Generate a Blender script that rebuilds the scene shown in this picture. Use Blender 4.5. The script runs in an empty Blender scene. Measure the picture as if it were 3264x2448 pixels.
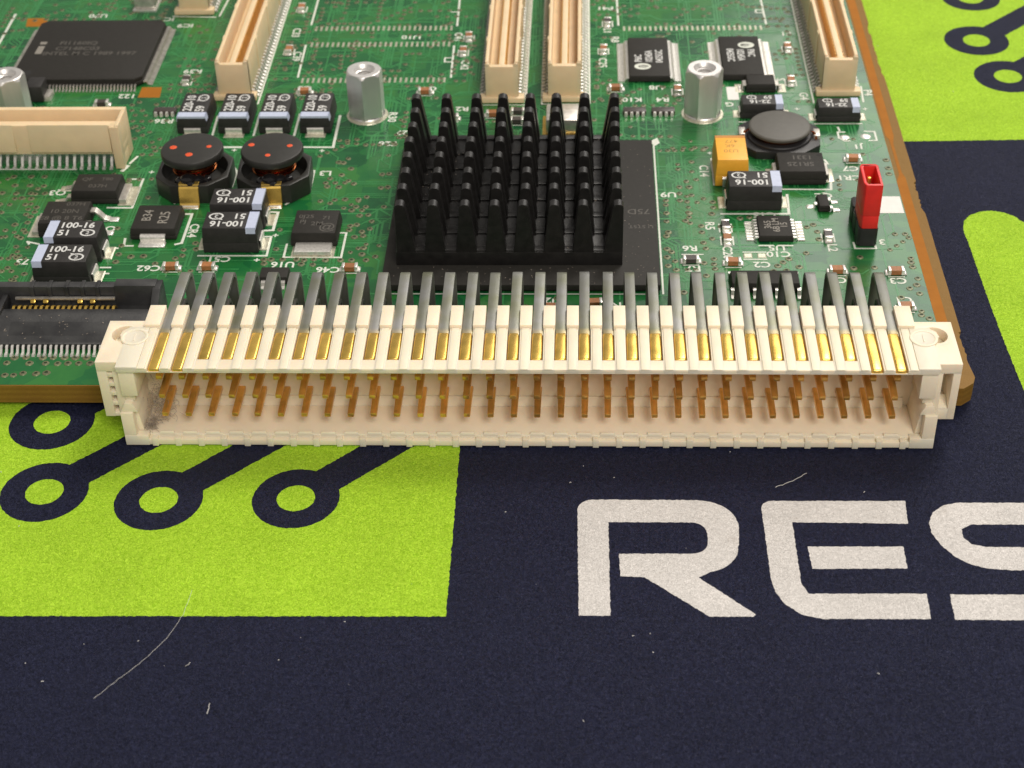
import bpy, bmesh, math, random
from mathutils import Vector, Matrix
from mathutils.geometry import tessellate_polygon

# 1 Blender unit = 1 cm; every length below is written in millimetres and scaled by S
S = 0.1
sc = bpy.context.scene
sc.unit_settings.system = 'METRIC'
sc.unit_settings.scale_length = 0.01
col = sc.collection
rnd = random.Random(7)

# ------------------------------------------------------------------ camera
def setup_camera():
    th, ya, ro = math.radians(38.106), math.radians(-3.012), math.radians(-1.689)
    fwd = Vector((math.sin(ya)*math.cos(th), math.cos(ya)*math.cos(th), -math.sin(th)))
    right = Vector((math.cos(ya), -math.sin(ya), 0))
    up = right.cross(fwd)
    r2 = right*math.cos(ro) + up*math.sin(ro)
    u2 = -right*math.sin(ro) + up*math.cos(ro)
    cd = bpy.data.cameras.new('camera')
    cam = bpy.data.objects.new('camera', cd); col.objects.link(cam)
    M = Matrix((r2, u2, -fwd)).transposed().to_4x4()
    M.translation = Vector((5.977, -138.188, 117.36))*S
    cam.matrix_world = M
    cd.sensor_fit = 'HORIZONTAL'; cd.sensor_width = 36.0
    cd.lens = 36.0*5301.4/3264.0
    cd.clip_start = 0.1; cd.clip_end = 1000
    cd.dof.use_dof = True; cd.dof.focus_distance = 18.4; cd.dof.aperture_fstop = 0.68
    sc.camera = cam
setup_camera()

# ------------------------------------------------------------------ light of the room
w = bpy.data.worlds.new('World'); sc.world = w; w.use_nodes = True
bg = w.node_tree.nodes['Background']
bg.inputs[0].default_value = (1.0, 0.95, 0.89, 1); bg.inputs[1].default_value = 0.30

def area(name, loc, target, size, size_y, power, color):
    l = bpy.data.lights.new(name, 'AREA'); l.shape = 'RECTANGLE'; l.size = size; l.size_y = size_y
    l.energy = power; l.color = color
    o = bpy.data.objects.new(name, l); col.objects.link(o)
    o.location = Vector(loc)
    o.rotation_euler = (Vector(target)-Vector(loc)).to_track_quat('-Z', 'Y').to_euler()
    return o
# ceiling fitting above and behind the board
area('ceiling_lamp', (19, 33, 58), (0, 3, 0), 22, 22, 25000, (1.0, 0.94, 0.86))
# long lit panel further back to the right, seen as the sheen on board and mat
area('panel_lamp', (28, 62, 42), (2, 4, 0), 44, 26, 10500, (1.0, 0.96, 0.91))
# second ceiling fitting behind the photographer
area('rear_lamp', (17, -46, 54), (0, 3, 0), 28, 28, 31000, (1.0, 0.94, 0.86))
vs = sc.view_settings
vs.view_transform = 'Standard'; vs.look = 'None'; vs.exposure = 0.12; vs.gamma = 1.0; vs.use_curve_mapping = False
sc.cycles.use_denoising = True
sc.cycles.max_bounces = 8

# ------------------------------------------------------------------ materials
def new_mat(name):
    m = bpy.data.materials.new(name); m.use_nodes = True
    nt = m.node_tree
    return m, nt, nt.nodes['Principled BSDF']

def simple(name, c, rough=0.5, metal=0.0, var=0.12, vscale=8.0, bump=0.0, bscale=60.0, spec=0.5, coat=0.0, c2=None, inst=0.0, sss=0.0, rvar=0.0, aniso=None):
    """Principled material: colour c varied by noise, optional bump, optional variation between instances."""
    m, nt, b = new_mat(name)
    N = nt.nodes; L = nt.links
    tc = N.new('ShaderNodeTexCoord')
    mp = N.new('ShaderNodeMapping'); L.new(tc.outputs['Object'], mp.inputs['Vector'])
    if aniso: mp.inputs['Scale'].default_value = aniso
    oi = N.new('ShaderNodeObjectInfo')
    vm = N.new('ShaderNodeVectorMath'); vm.operation = 'ADD'
    sc_ = N.new('ShaderNodeMath'); sc_.operation = 'MULTIPLY'; sc_.inputs[1].default_value = 37.0
    L.new(oi.outputs['Random'], sc_.inputs[0]); L.new(mp.outputs[0], vm.inputs[0]); L.new(sc_.outputs[0], vm.inputs[1])
    no = N.new('ShaderNodeTexNoise'); no.inputs['Scale'].default_value = vscale; no.inputs['Detail'].default_value = 5
    L.new(vm.outputs[0], no.inputs['Vector'])
    mix = N.new('ShaderNodeMix'); mix.data_type = 'RGBA'
    ca = tuple(x*(1-var) for x in c); cb = c2 if c2 else tuple(min(1, x*(1+var)) for x in c)
    mix.inputs['A'].default_value = (*ca, 1); mix.inputs['B'].default_value = (*cb, 1)
    ramp = N.new('ShaderNodeMapRange'); ramp.inputs[1].default_value = 0.3; ramp.inputs[2].default_value = 0.7
    L.new(no.outputs[0], ramp.inputs[0]); L.new(ramp.outputs[0], mix.inputs['Factor'])
    out = mix.outputs['Result']
    if inst:
        hv = N.new('ShaderNodeHueSaturation')
        mr = N.new('ShaderNodeMapRange'); mr.inputs[3].default_value = 1-inst; mr.inputs[4].default_value = 1+inst
        L.new(oi.outputs['Random'], mr.inputs[0]); L.new(mr.outputs[0], hv.inputs['Value']); L.new(out, hv.inputs['Color'])
        out = hv.outputs[0]
    L.new(out, b.inputs['Base Color'])
    b.inputs['Roughness'].default_value = rough; b.inputs['Metallic'].default_value = metal
    b.inputs['Specular IOR Level'].default_value = spec
    b.inputs['Coat Weight'].default_value = coat
    if rvar:
        mr2 = N.new('ShaderNodeMapRange'); mr2.inputs[3].default_value = max(0.02, rough-rvar); mr2.inputs[4].default_value = rough+rvar
        L.new(no.outputs[0], mr2.inputs[0]); L.new(mr2.outputs[0], b.inputs['Roughness'])
    if sss:
        b.inputs['Subsurface Weight'].default_value = sss
        b.inputs['Subsurface Radius'].default_value = (1.0, 0.55, 0.3); b.inputs['Subsurface Scale'].default_value = 0.06
    if bump:
        n2 = N.new('ShaderNodeTexNoise'); n2.inputs['Scale'].default_value = bscale; n2.inputs['Detail'].default_value = 4
        L.new(vm.outputs[0], n2.inputs['Vector'])
        bp = N.new('ShaderNodeBump'); bp.inputs['Strength'].default_value = bump; bp.inputs['Distance'].default_value = 0.01
        L.new(n2.outputs[0], bp.inputs['Height']); L.new(bp.outputs[0], b.inputs['Normal'])
    return m

def cloth(name, c, c2, dirt=0.0, lo=.36, hi=.64):
    """Printed mat cloth: fine fibre speckle in colour and relief."""
    m, nt, b = new_mat(name); N = nt.nodes; L = nt.links
    tc = N.new('ShaderNodeTexCoord')
    n1 = N.new('ShaderNodeTexNoise'); n1.inputs['Scale'].default_value = 36; n1.inputs['Detail'].default_value = 2; n1.inputs['Roughness'].default_value = 0.6; n1.inputs['Distortion'].default_value = 1.6
    n2 = N.new('ShaderNodeTexNoise'); n2.inputs['Scale'].default_value = 1.2; n2.inputs['Detail'].default_value = 4
    n3 = N.new('ShaderNodeTexNoise'); n3.inputs['Scale'].default_value = 30; n3.inputs['Detail'].default_value = 2; n3.inputs['Roughness'].default_value = 0.8; n3.inputs['Distortion'].default_value = 2.5
    for n in (n1, n2, n3): L.new(tc.outputs['Object'], n.inputs['Vector'])
    mr = N.new('ShaderNodeMapRange'); mr.inputs[1].default_value = lo; mr.inputs[2].default_value = hi; L.new(n1.outputs[0], mr.inputs[0])
    mx = N.new('ShaderNodeMix'); mx.data_type = 'RGBA'; mx.inputs['A'].default_value = (*c, 1); mx.inputs['B'].default_value = (*c2, 1)
    L.new(mr.outputs[0], mx.inputs['Factor'])
    hv = N.new('ShaderNodeHueSaturation'); mr2 = N.new('ShaderNodeMapRange'); mr2.inputs[1].default_value = .3; mr2.inputs[2].default_value = .7
    mr2.inputs[3].default_value = 0.94; mr2.inputs[4].default_value = 1.06
    L.new(n2.outputs[0], mr2.inputs[0]); L.new(mr2.outputs[0], hv.inputs['Value']); L.new(mx.outputs['Result'], hv.inputs['Color'])
    out = hv.outputs[0]
    if dirt:
        n4 = N.new('ShaderNodeTexNoise'); n4.inputs['Scale'].default_value = 2.6; n4.inputs['Detail'].default_value = 8; n4.inputs['Roughness'].default_value = .7
        L.new(tc.outputs['Object'], n4.inputs['Vector'])
        m4 = N.new('ShaderNodeMapRange'); m4.inputs[1].default_value = .60; m4.inputs[2].default_value = .78; m4.inputs[4].default_value = dirt
        L.new(n4.outputs[0], m4.inputs[0])
        dx = N.new('ShaderNodeMix'); dx.data_type = 'RGBA'; dx.inputs['B'].default_value = (.22, .15, .08, 1)
        L.new(m4.outputs[0], dx.inputs['Factor']); L.new(out, dx.inputs['A']); out = dx.outputs['Result']
    L.new(out, b.inputs['Base Color'])
    b.inputs['Roughness'].default_value = 0.46; b.inputs['Specular IOR Level'].default_value = 0.20
    bp = N.new('ShaderNodeBump'); bp.inputs['Strength'].default_value = 0.8; bp.inputs['Distance'].default_value = 0.03
    L.new(n3.outputs[0], bp.inputs['Height']); L.new(bp.outputs[0], b.inputs['Normal'])
    return m

def mask_mat():
    """Green solder mask over copper pours and tracks."""
    m, nt, b = new_mat('solder_mask'); N = nt.nodes; L = nt.links
    tc = N.new('ShaderNodeTexCoord')
    v = N.new('ShaderNodeTexVoronoi'); v.distance = 'CHEBYCHEV'; v.inputs['Scale'].default_value = 1.1; v.inputs['Randomness'].default_value = 1.0
    v2 = N.new('ShaderNodeTexVoronoi'); v2.distance = 'CHEBYCHEV'; v2.inputs['Scale'].default_value = 3.2
    n = N.new('ShaderNodeTexNoise'); n.inputs['Scale'].default_value = 5; n.inputs['Detail'].default_value = 7; n.inputs['Roughness'].default_value = .65
    for q in (v, v2, n): L.new(tc.outputs['Object'], q.inputs['Vector'])
    s1 = N.new('ShaderNodeSeparateColor'); L.new(v.outputs['Color'], s1.inputs[0])
    s2 = N.new('ShaderNodeSeparateColor'); L.new(v2.outputs['Color'], s2.inputs[0])
    a = N.new('ShaderNodeMath'); a.operation = 'MULTIPLY_ADD'; a.inputs[1].default_value = .45; L.new(s2.outputs[0], a.inputs[0])
    a2 = N.new('ShaderNodeMath'); a2.operation = 'MULTIPLY'; a2.inputs[1].default_value = .55; L.new(s1.outputs[0], a2.inputs[0]); L.new(a2.outputs[0], a.inputs[2])
    a3 = N.new('ShaderNodeMath'); a3.operation = 'MULTIPLY_ADD'; a3.inputs[1].default_value = .45; a3.inputs[2].default_value = -.22; L.new(n.outputs[0], a3.inputs[0])
    a4 = N.new('ShaderNodeMath'); a4.operation = 'ADD'; L.new(a.outputs[0], a4.inputs[0]); L.new(a3.outputs[0], a4.inputs[1])
    r = N.new('ShaderNodeValToRGB'); L.new(a4.outputs[0], r.inputs[0])
    e = r.color_ramp.elements
    e[0].position = 0.05; e[0].color = (0.004, 0.070, 0.022, 1)
    e[1].position = 0.85; e[1].color = (0.030, 0.165, 0.032, 1)
    k = e.new(.45); k.color = (0.010, 0.118, 0.030, 1)
    L.new(r.outputs[0], b.inputs['Base Color'])
    b.inputs['Roughness'].default_value = 0.26; b.inputs['Specular IOR Level'].default_value = 0.55
    n5 = N.new('ShaderNodeTexNoise'); n5.inputs['Scale'].default_value = 3; n5.inputs['Detail'].default_value = 3; L.new(tc.outputs['Object'], n5.inputs['Vector'])
    mr = N.new('ShaderNodeMapRange'); mr.inputs[3].default_value = .13; mr.inputs[4].default_value = .27; L.new(n5.outputs[0], mr.inputs[0]); L.new(mr.outputs[0], b.inputs['Roughness'])
    bp = N.new('ShaderNodeBump'); bp.inputs['Strength'].default_value = .12; bp.inputs['Distance'].default_value = .01
    n6 = N.new('ShaderNodeTexNoise'); n6.inputs['Scale'].default_value = 14; n6.inputs['Detail'].default_value = 3; L.new(tc.outputs['Object'], n6.inputs['Vector'])
    L.new(n6.outputs[0], bp.inputs['Height']); L.new(bp.outputs[0], b.inputs['Normal'])
    return m

def laminate_mat():
    m, nt, b = new_mat('glass_epoxy_laminate'); N = nt.nodes; L = nt.links
    tc = N.new('ShaderNodeTexCoord'); sp = N.new('ShaderNodeSeparateXYZ'); L.new(tc.outputs['Object'], sp.inputs[0])
    n = N.new('ShaderNodeTexNoise'); n.inputs['Scale'].default_value = 9; n.inputs['Detail'].default_value = 6; L.new(tc.outputs['Object'], n.inputs['Vector'])
    ml = N.new('ShaderNodeMath'); ml.operation = 'MULTIPLY_ADD'; ml.inputs[1].default_value = 85; L.new(sp.outputs[2], ml.inputs[0]); L.new(n.outputs[0], ml.inputs[2])
    sn = N.new('ShaderNodeMath'); sn.operation = 'SINE'; L.new(ml.outputs[0], sn.inputs[0])
    mr = N.new('ShaderNodeMapRange'); mr.inputs[1].default_value = -1; L.new(sn.outputs[0], mr.inputs[0])
    ad = N.new('ShaderNodeMath'); ad.operation = 'MULTIPLY'; L.new(mr.outputs[0], ad.inputs[0]); L.new(n.outputs[0], ad.inputs[1])
    mx = N.new('ShaderNodeMix'); mx.data_type = 'RGBA'; mx.inputs['A'].default_value = (.130, .062, .008, 1); mx.inputs['B'].default_value = (.30, .165, .030, 1)
    m9 = N.new('ShaderNodeMapRange'); m9.inputs[3].default_value = .32; m9.inputs[4].default_value = .75; L.new(ad.outputs[0], m9.inputs[0]); L.new(m9.outputs[0], mx.inputs['Factor']); L.new(mx.outputs['Result'], b.inputs['Base Color'])
    b.inputs['Roughness'].default_value = .6; b.inputs['Specular IOR Level'].default_value = .25
    bp = N.new('ShaderNodeBump'); bp.inputs['Strength'].default_value = .3; bp.inputs['Distance'].default_value = .01
    n6 = N.new('ShaderNodeTexNoise'); n6.inputs['Scale'].default_value = 40; L.new(tc.outputs['Object'], n6.inputs['Vector'])
    L.new(n6.outputs[0], bp.inputs['Height']); L.new(bp.outputs[0], b.inputs['Normal'])
    return m

M = {}
M['navy'] = cloth('navy_cloth', (0.0026, 0.0040, 0.0170), (0.0195, 0.0230, 0.0600), lo=.38, hi=.66)
M['lime'] = cloth('lime_cloth', (0.30, 0.55, 0.012), (0.52, 0.81, 0.050))
M['white_cloth'] = cloth('white_cloth', (0.68, 0.65, 0.62), (0.83, 0.79, 0.76), dirt=.35)
M['mask'] = mask_mat()
M['laminate'] = laminate_mat()
M['strip'] = simple('bare_copper_strip', (.345, .130, .018), .6, 0, .06, 6, .1, 50, spec=.08)
M['trace'] = simple('masked_trace', (.030, .200, .055), .28, 0, .15, 6)
M['silk'] = simple('white_legend', (.66, .68, .60), .6, 0, .10, 30)
M['silkgreen'] = simple('white_patch', (.74, .72, .68), .6, 0, .05, 10)
M['via'] = simple('masked_via', (.155, .16, .085), .4, .2, .3, 20)
M['viashade'] = simple('via_hole_shade', (.035, .05, .025), .5, 0, .1)  # dark colour standing for the shade down the holes
M['pad'] = simple('tinned_pad', (.62, .60, .47), .34, .55, .2, 18)
M['solder'] = simple('solder', (.84, .81, .76), .28, .62, .15, 30, .2, 30, inst=.12)
M['lead'] = simple('lead_metal', (.56, .53, .48), .36, .65, .2, 14, inst=.12)
M['cream'] = simple('cream_plastic', (.84, .73, .555), .48, 0, .06, 2.2, .08, 120, sss=.25)
M['mezz'] = simple('tan_plastic', (.75, .575, .355), .5, 0, .05, 5, .08, 120, sss=.2)
M['mezz_in'] = simple('contact_gold_row', (.72, .40, .10), .35, .4, .15, 10)
M['gold'] = simple('gold_plate', (.80, .53, .12), .26, .85, .16, 7, .05, 60, inst=.16)
M['brass'] = simple('gold_pin', (.80, .44, .11), .28, .75, .16, 8, inst=.2)
M['tail'] = simple('tarnished_tin', (.195, .20, .135), .42, .45, .10, 3.2, .1, 50, c2=(.235, .235, .235), inst=.2, rvar=.07)
def gold_end(m):
    # the gold flash fades into the tin near the contact end
    nt = m.node_tree; N = nt.nodes; L = nt.links; b = N['Principled BSDF']
    src = b.inputs['Base Color'].links[0].from_socket
    tc = N.new('ShaderNodeTexCoord'); sp = N.new('ShaderNodeSeparateXYZ'); L.new(tc.outputs['Object'], sp.inputs[0])
    mr = N.new('ShaderNodeMapRange'); mr.inputs[1].default_value = .68; mr.inputs[2].default_value = .74; mr.inputs[3].default_value = .35; mr.inputs[4].default_value = 0.; L.new(sp.outputs[1], mr.inputs[0])
    mx = N.new('ShaderNodeMix'); mx.data_type = 'RGBA'; mx.inputs['B'].default_value = (.55, .40, .14, 1); L.new(mr.outputs[0], mx.inputs['Factor']); L.new(src, mx.inputs['A'])
    L.new(mx.outputs['Result'], b.inputs['Base Color'])
gold_end(M['tail'])
M['rlead'] = simple('dark_lead', (.10, .095, .085), .5, .5, .2, 8)
M['black'] = simple('black_epoxy', (.024, .022, .021), .55, 0, .18, 14, .25, 70, spec=.4)
M['black2'] = simple('black_epoxy_dark', (.016, .015, .016), .45, 0, .18, 14, .2, 60)
M['chip'] = simple('chip_epoxy', (.026, .024, .021), .62, 0, .1, 20, .15, 120, spec=.2)
M['ferrite'] = simple('ferrite', (.022, .021, .018), .42, 0, .12, 15, .12, 60)
M['ferrite_g'] = simple('grey_ferrite', (.085, .08, .068), .5, 0, .08, 12, .1, 80)
M['sink'] = simple('black_anodised', (.013, .012, .0115), .38, 0, .3, 10, .18, 40, spec=.4)
M['socket'] = simple('black_nylon', (.020, .020, .023), .42, 0, .35, 4, .2, 40, c2=(.045, .045, .045))
M['alu'] = simple('standoff_metal', (.74, .72, .70), .42, .75, .06, 8, .15, 30, aniso=(1, 1, .25))
M['red'] = simple('red_plastic', (.70, .022, .020), .38, 0, .08, 8, .08, 60)
M['yellow'] = simple('yellow_epoxy', (.84, .41, .035), .45, 0, .06, 10, .15, 60)
M['yellow_d'] = simple('yellow_band', (.50, .20, .02), .5, 0, .06)
M['band'] = simple('pale_blue_band', (.50, .55, .70), .5, 0, .05, 20)
M['ink'] = simple('white_ink', (.62, .62, .60), .6, 0, .12, 40)
M['ink2'] = simple('grey_ink', (.24, .22, .19), .6, 0, .15, 40)
M['ink3'] = simple('faint_ink', (.075, .068, .058), .6, 0, .15, 40)
M['ink4'] = simple('brown_ink', (.45, .22, .03), .6, 0, .15, 40)
M['reddot'] = simple('red_paint', (.72, .085, .02), .5, 0, .15, 30)
M['copper'] = simple('enamelled_copper', (.42, .13, .035), .25, 1, .15, 14)
M['ceramic'] = simple('brown_ceramic', (.34, .135, .045), .5, 0, .15, 30, inst=.15)
M['resist'] = simple('resistor_glass', (.05, .04, .035), .4, 0, .15, 30)
M['dust'] = simple('grey_lint', (.36, .30, .25), .9, 0, .3, 20)
M['lint'] = simple('white_lint', (.72, .70, .66), .8, 0, .15, 20)
M['glue'] = simple('black_glue', (.012, .011, .012), .12, 0, .1, 10)
M['dark'] = simple('gap_shade', (.012, .011, .010), .8, 0, .1)  # near-black colour painted where gaps, windows and dimples lie in shade

# ------------------------------------------------------------------ mesh builder
class MB:
    def __init__(s): s.v = []; s.f = []; s.m = []
    def add(s, vs, fs, m=0):
        o = len(s.v); s.v += [tuple(p) for p in vs]; s.f += [tuple(i+o for i in f) for f in fs]; s.m += [m]*len(fs)
        return s
    def box(s, x0, x1, y0, y1, z0, z1, m=0, tx=0.0, ty=0.0):
        return s.add([(x0,y0,z0),(x1,y0,z0),(x1,y1,z0),(x0,y1,z0),(x0+tx,y0+ty,z1),(x1-tx,y0+ty,z1),(x1-tx,y1-ty,z1),(x0+tx,y1-ty,z1)],
                     [(3,2,1,0),(4,5,6,7),(0,1,5,4),(1,2,6,5),(2,3,7,6),(3,0,4,7)], m)
    def prism(s, poly, z0, z1, m=0, holes=(), ms=None):
        ms = m if ms is None else ms
        loops = [list(poly)]+[list(h) for h in holes]
        flat = [p for l in loops for p in l]; n = len(flat)
        tris = tessellate_polygon([[Vector((p[0], p[1], 0)) for p in l] for l in loops])
        vs = [(p[0], p[1], z0) for p in flat]+[(p[0], p[1], z1) for p in flat]
        top = []; bot = []
        for t in tris:
            a, b, c = (flat[i] for i in t)
            cr = (b[0]-a[0])*(c[1]-a[1])-(b[1]-a[1])*(c[0]-a[0])
            t = tuple(t) if cr > 0 else tuple(reversed(t))
            top.append(tuple(i+n for i in t)); bot.append(tuple(reversed(t)))
        o = len(s.v); s.v += vs
        for f in top+bot: s.f.append(tuple(i+o for i in f)); s.m.append(m)
        k = 0
        for li, l in enumerate(loops):
            ar = sum(l[i][0]*l[(i+1) % len(l)][1]-l[(i+1) % len(l)][0]*l[i][1] for i in range(len(l)))
            for i in range(len(l)):
                a = k+i; b = k+(i+1) % len(l)
                f = (a, b, b+n, a+n)
                if (ar < 0) != (li > 0): f = tuple(reversed(f))
                s.f.append(tuple(q+o for q in f)); s.m.append(ms)
            k += len(l)
        return s
    def sheet(s, poly, z, m=0):
        ar = sum(poly[i][0]*poly[(i+1) % len(poly)][1]-poly[(i+1) % len(poly)][0]*poly[i][1] for i in range(len(poly)))
        p = poly if ar > 0 else list(reversed(poly))
        return s.add([(x, y, z) for x, y in p], [tuple(range(len(p)))], m)
    def line(s, x0, y0, x1, y1, wd, z, m=0):
        d = Vector((x1-x0, y1-y0)); d.normalize(); n = Vector((-d.y, d.x))*wd/2; e = d*wd/2
        z += rnd.uniform(0, .007)
        return s.sheet([(x0-e.x+n.x, y0-e.y+n.y), (x0-e.x-n.x, y0-e.y-n.y), (x1+e.x-n.x, y1+e.y-n.y), (x1+e.x+n.x, y1+e.y+n.y)], z, m)
    def lines(s, pts, wd, z, m=0):
        for a, b in zip(pts, pts[1:]): s.line(*a, *b, wd, z, m)
        return s
    def rev(s, cx, cy, prof, n=28, m=0, cap0=True, cap1=True, a0=0.0, flip=False):
        """surface of revolution about a vertical axis; prof = [(r, z), ...] from bottom outside to top"""
        vs = []; fs = []
        for r, z in prof:
            vs += [(cx+r*math.cos(a0+2*math.pi*i/n), cy+r*math.sin(a0+2*math.pi*i/n), z) for i in range(n)]
        for j in range(len(prof)-1):
            for i in range(n):
                fs.append((j*n+i, j*n+(i+1) % n, (j+1)*n+(i+1) % n, (j+1)*n+i))
        if cap0: fs.append(tuple(reversed(range(n))))
        if cap1: fs.append(tuple((len(prof)-1)*n+i for i in range(n)))
        return s.add(vs, fs, m)
    def ribx(s, pts, t, x0, x1, m=0):
        """ribbon: centre line in (y, z), thickness t, extruded from x0 to x1"""
        P = [Vector(p) for p in pts]; up = []; dn = []
        for i, p in enumerate(P):
            d = (P[min(i+1, len(P)-1)]-P[max(i-1, 0)]).normalized(); n = Vector((-d.y, d.x))*t/2
            up.append(p+n); dn.append(p-n)
        k = len(P); vs = []
        for x in (x0, x1):
            vs += [(x, q.x, q.y) for q in up]+[(x, q.x, q.y) for q in dn]
        fs = []
        for i in range(k-1):
            fs += [(i, i+1, 2*k+i+1, 2*k+i), (k+i+1, k+i, 3*k+i, 3*k+i+1), (i+1, i, k+i, k+i+1), (2*k+i, 2*k+i+1, 3*k+i+1, 3*k+i)]
        fs += [(0, 2*k, 3*k, k), (k-1, 2*k-1, 4*k-1, 3*k-1)]
        return s.add(vs, fs, m)
    def riby(s, pts, t, y0, y1, m=0):
        """same as ribx with the centre line in (x, z), extruded along y"""
        q = MB(); q.ribx(pts, t, y0, y1, 0)
        return s.add([(p[1], p[0], p[2]) for p in q.v], [tuple(reversed(f)) for f in q.f], m)
    def ext_x(s, poly, x0, x1, m=0):
        """polygon in (y, z) extruded along x"""
        n = len(poly)
        vs = [(x0, a, b) for a, b in poly]+[(x1, a, b) for a, b in poly]
        fs = [tuple(range(n)), tuple(reversed(range(n, 2*n)))]+[(i, i+n, (i+1) % n+n, (i+1) % n) for i in range(n)]
        return s.add(vs, fs, m)
    def ext_y(s, poly, y0, y1, m=0):
        n = len(poly)
        vs = [(a, y0, b) for a, b in poly]+[(a, y1, b) for a, b in poly]
        fs = [tuple(range(n)), tuple(reversed(range(n, 2*n)))]+[(i, i+n, (i+1) % n+n, (i+1) % n) for i in range(n)]
        return s.add(vs, fs, m)
    def tube(s, pts, r, n=5, m=0):
        P = [Vector(p) for p in pts]; vs = []; fs = []
        for i, p in enumerate(P):
            d = (P[min(i+1, len(P)-1)]-P[max(i-1, 0)]).normalized()
            a = d.orthogonal().normalized(); b = d.cross(a)
            rr = r if not isinstance(r, (list, tuple)) else r[i]
            vs += [tuple(p+a*rr*math.cos(2*math.pi*k/n)+b*rr*math.sin(2*math.pi*k/n)) for k in range(n)]
        for j in range(len(P)-1):
            for k in range(n): fs.append((j*n+k, j*n+(k+1) % n, (j+1)*n+(k+1) % n, (j+1)*n+k))
        fs += [tuple(reversed(range(n))), tuple((len(P)-1)*n+k for k in range(n))]
        return s.add(vs, fs, m)
    def text(s, txt, x, y, z, size, rot=0, m=0, sx=1.0, bold=False):
        vs, fs = text_geo(txt, bold)
        if not vs: return s
        xs = [v[0] for v in vs]; ys = [v[1] for v in vs]; cx = (min(xs)+max(xs))/2; cy = (min(ys)+max(ys))/2
        k = size/0.72; a = math.radians(rot); c, d = math.cos(a), math.sin(a)
        out = [(x+((v[0]-cx)*sx*c-(v[1]-cy)*d)*k, y+((v[0]-cx)*sx*d+(v[1]-cy)*c)*k, z) for v in vs]
        return s.add(out, fs, m)

_tc = {}
def text_geo(txt, bold=False):
    if (txt, bold) in _tc: return _tc[(txt, bold)]
    cu = bpy.data.curves.new('tmp', 'FONT'); cu.body = txt; cu.size = 1.0; cu.resolution_u = 3
    cu.offset = 0.022 if bold else 0.008
    ob = bpy.data.objects.new('tmp', cu); col.objects.link(ob)
    dg = bpy.context.evaluated_depsgraph_get(); dg.update()
    me = ob.evaluated_get(dg).to_mesh()
    vs = [tuple(v.co) for v in me.vertices]; fs = [tuple(p.vertices) for p in me.polygons]
    if me.polygons and me.polygons[0].normal.z < 0: fs = [tuple(reversed(f)) for f in fs]
    ob.evaluated_get(dg).to_mesh_clear()
    bpy.data.objects.remove(ob); bpy.data.curves.remove(cu)
    _tc[(txt, bold)] = (vs, fs)
    return vs, fs

ORG = {}
def build(mb, name, mats, parent=None, org=(0, 0, 0), bevel=0.0, seg=2, smooth=False, angle=32, loc=None, rotz=0.0, fix=True):
    """one mesh object; geometry in world mm (or local mm when the parent is a prototype at 0,0,0)"""
    me = bpy.data.meshes.new(name)
    O = Vector(org)
    me.from_pydata([tuple((Vector(v)-O)*S) for v in mb.v], [], mb.f)
    mats = mats if isinstance(mats, (list, tuple)) else [mats]
    for m in mats: me.materials.append(M[m] if isinstance(m, str) else m)
    for p, i in zip(me.polygons, mb.m): p.material_index = i
    if bevel or smooth or fix:
        bm = bmesh.new(); bm.from_mesh(me)
        if fix and any(len(f) != 1 for f in mb.f): bmesh.ops.recalc_face_normals(bm, faces=bm.faces) if bevel or smooth else None
        if bevel:
            es = [e for e in bm.edges if len(e.link_faces) == 2 and e.calc_face_angle(0) > math.radians(25)]
            bmesh.ops.bevel(bm, geom=es, offset=bevel*S, segments=seg, affect='EDGES', profile=.5, clamp_overlap=True)
        if smooth or bevel:
            for f in bm.faces: f.smooth = True
            for e in bm.edges:
                if len(e.link_faces) == 2 and e.calc_face_angle(0) > math.radians(angle): e.smooth = False
        bm.to_mesh(me); bm.free()
    ob = bpy.data.objects.new(name, me); col.objects.link(ob)
    ORG[ob.name] = O
    if parent is not None:
        ob.parent = parent
        ob.location = (O-ORG[parent.name])*S
    else:
        ob.location = O*S
    if loc is not None: ob.location = Vector(loc)*S
    ob.rotation_euler.z = math.radians(rotz)
    return ob

def empty(name, org):
    o = bpy.data.objects.new(name, None); col.objects.link(o); o.location = Vector(org)*S; o.empty_display_size = .5
    ORG[o.name] = Vector(org); return o

def dup(ob, loc=None, rotz=None, parent=None):
    """copy of a part with copies of its sub-parts; loc in world mm"""
    c = ob.copy(); col.objects.link(c)
    p = parent or ob.parent; c.parent = p
    if loc is not None: c.location = (Vector(loc)-(ORG[p.name] if p else Vector()))*S
    if rotz is not None: c.rotation_euler.z = math.radians(rotz)
    ORG[c.name] = Vector(loc) if loc is not None else ORG[ob.name]
    for ch in ob.children:
        k = ch.copy(); col.objects.link(k); k.parent = c
    return c

def put(ob, loc, rotz=0):
    ob.location = (Vector(loc)-(ORG[ob.parent.name] if ob.parent else Vector()))*S
    ob.rotation_euler.z = math.radians(rotz); ORG[ob.name] = Vector(loc)
    return ob

def tag(o, label=None, cat=None, group=None, kind=None):
    if label: o['label'] = label
    if cat: o['category'] = cat
    if group: o['group'] = group
    if kind: o['kind'] = kind
    return o

ZB = 3.2          # top of the board
BOARD = empty('circuit_board', (-25, 60, 0.8))
tag(BOARD, 'green circuit board with cream pin connector, heat sink and many soldered parts lying on mat', 'circuit board')

# ------------------------------------------------------------------ the mat
def jag(poly, step=0.5, amp=0.05, closed=True):
    step *= .5; amp *= .9
    out = []; n = len(poly)
    for i in range(n if closed else n-1):
        a = Vector(poly[i]); b = Vector(poly[(i+1) % n]); d = b-a; L = d.length
        k = max(1, int(L/step)); nn = Vector((-d.y, d.x)).normalized() if L else Vector((0, 0))
        for j in range(k):
            p = a+d*(j/k)
            if j: p = p+nn*rnd.uniform(-amp, amp)
            out.append((p.x, p.y))
    return out

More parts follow.
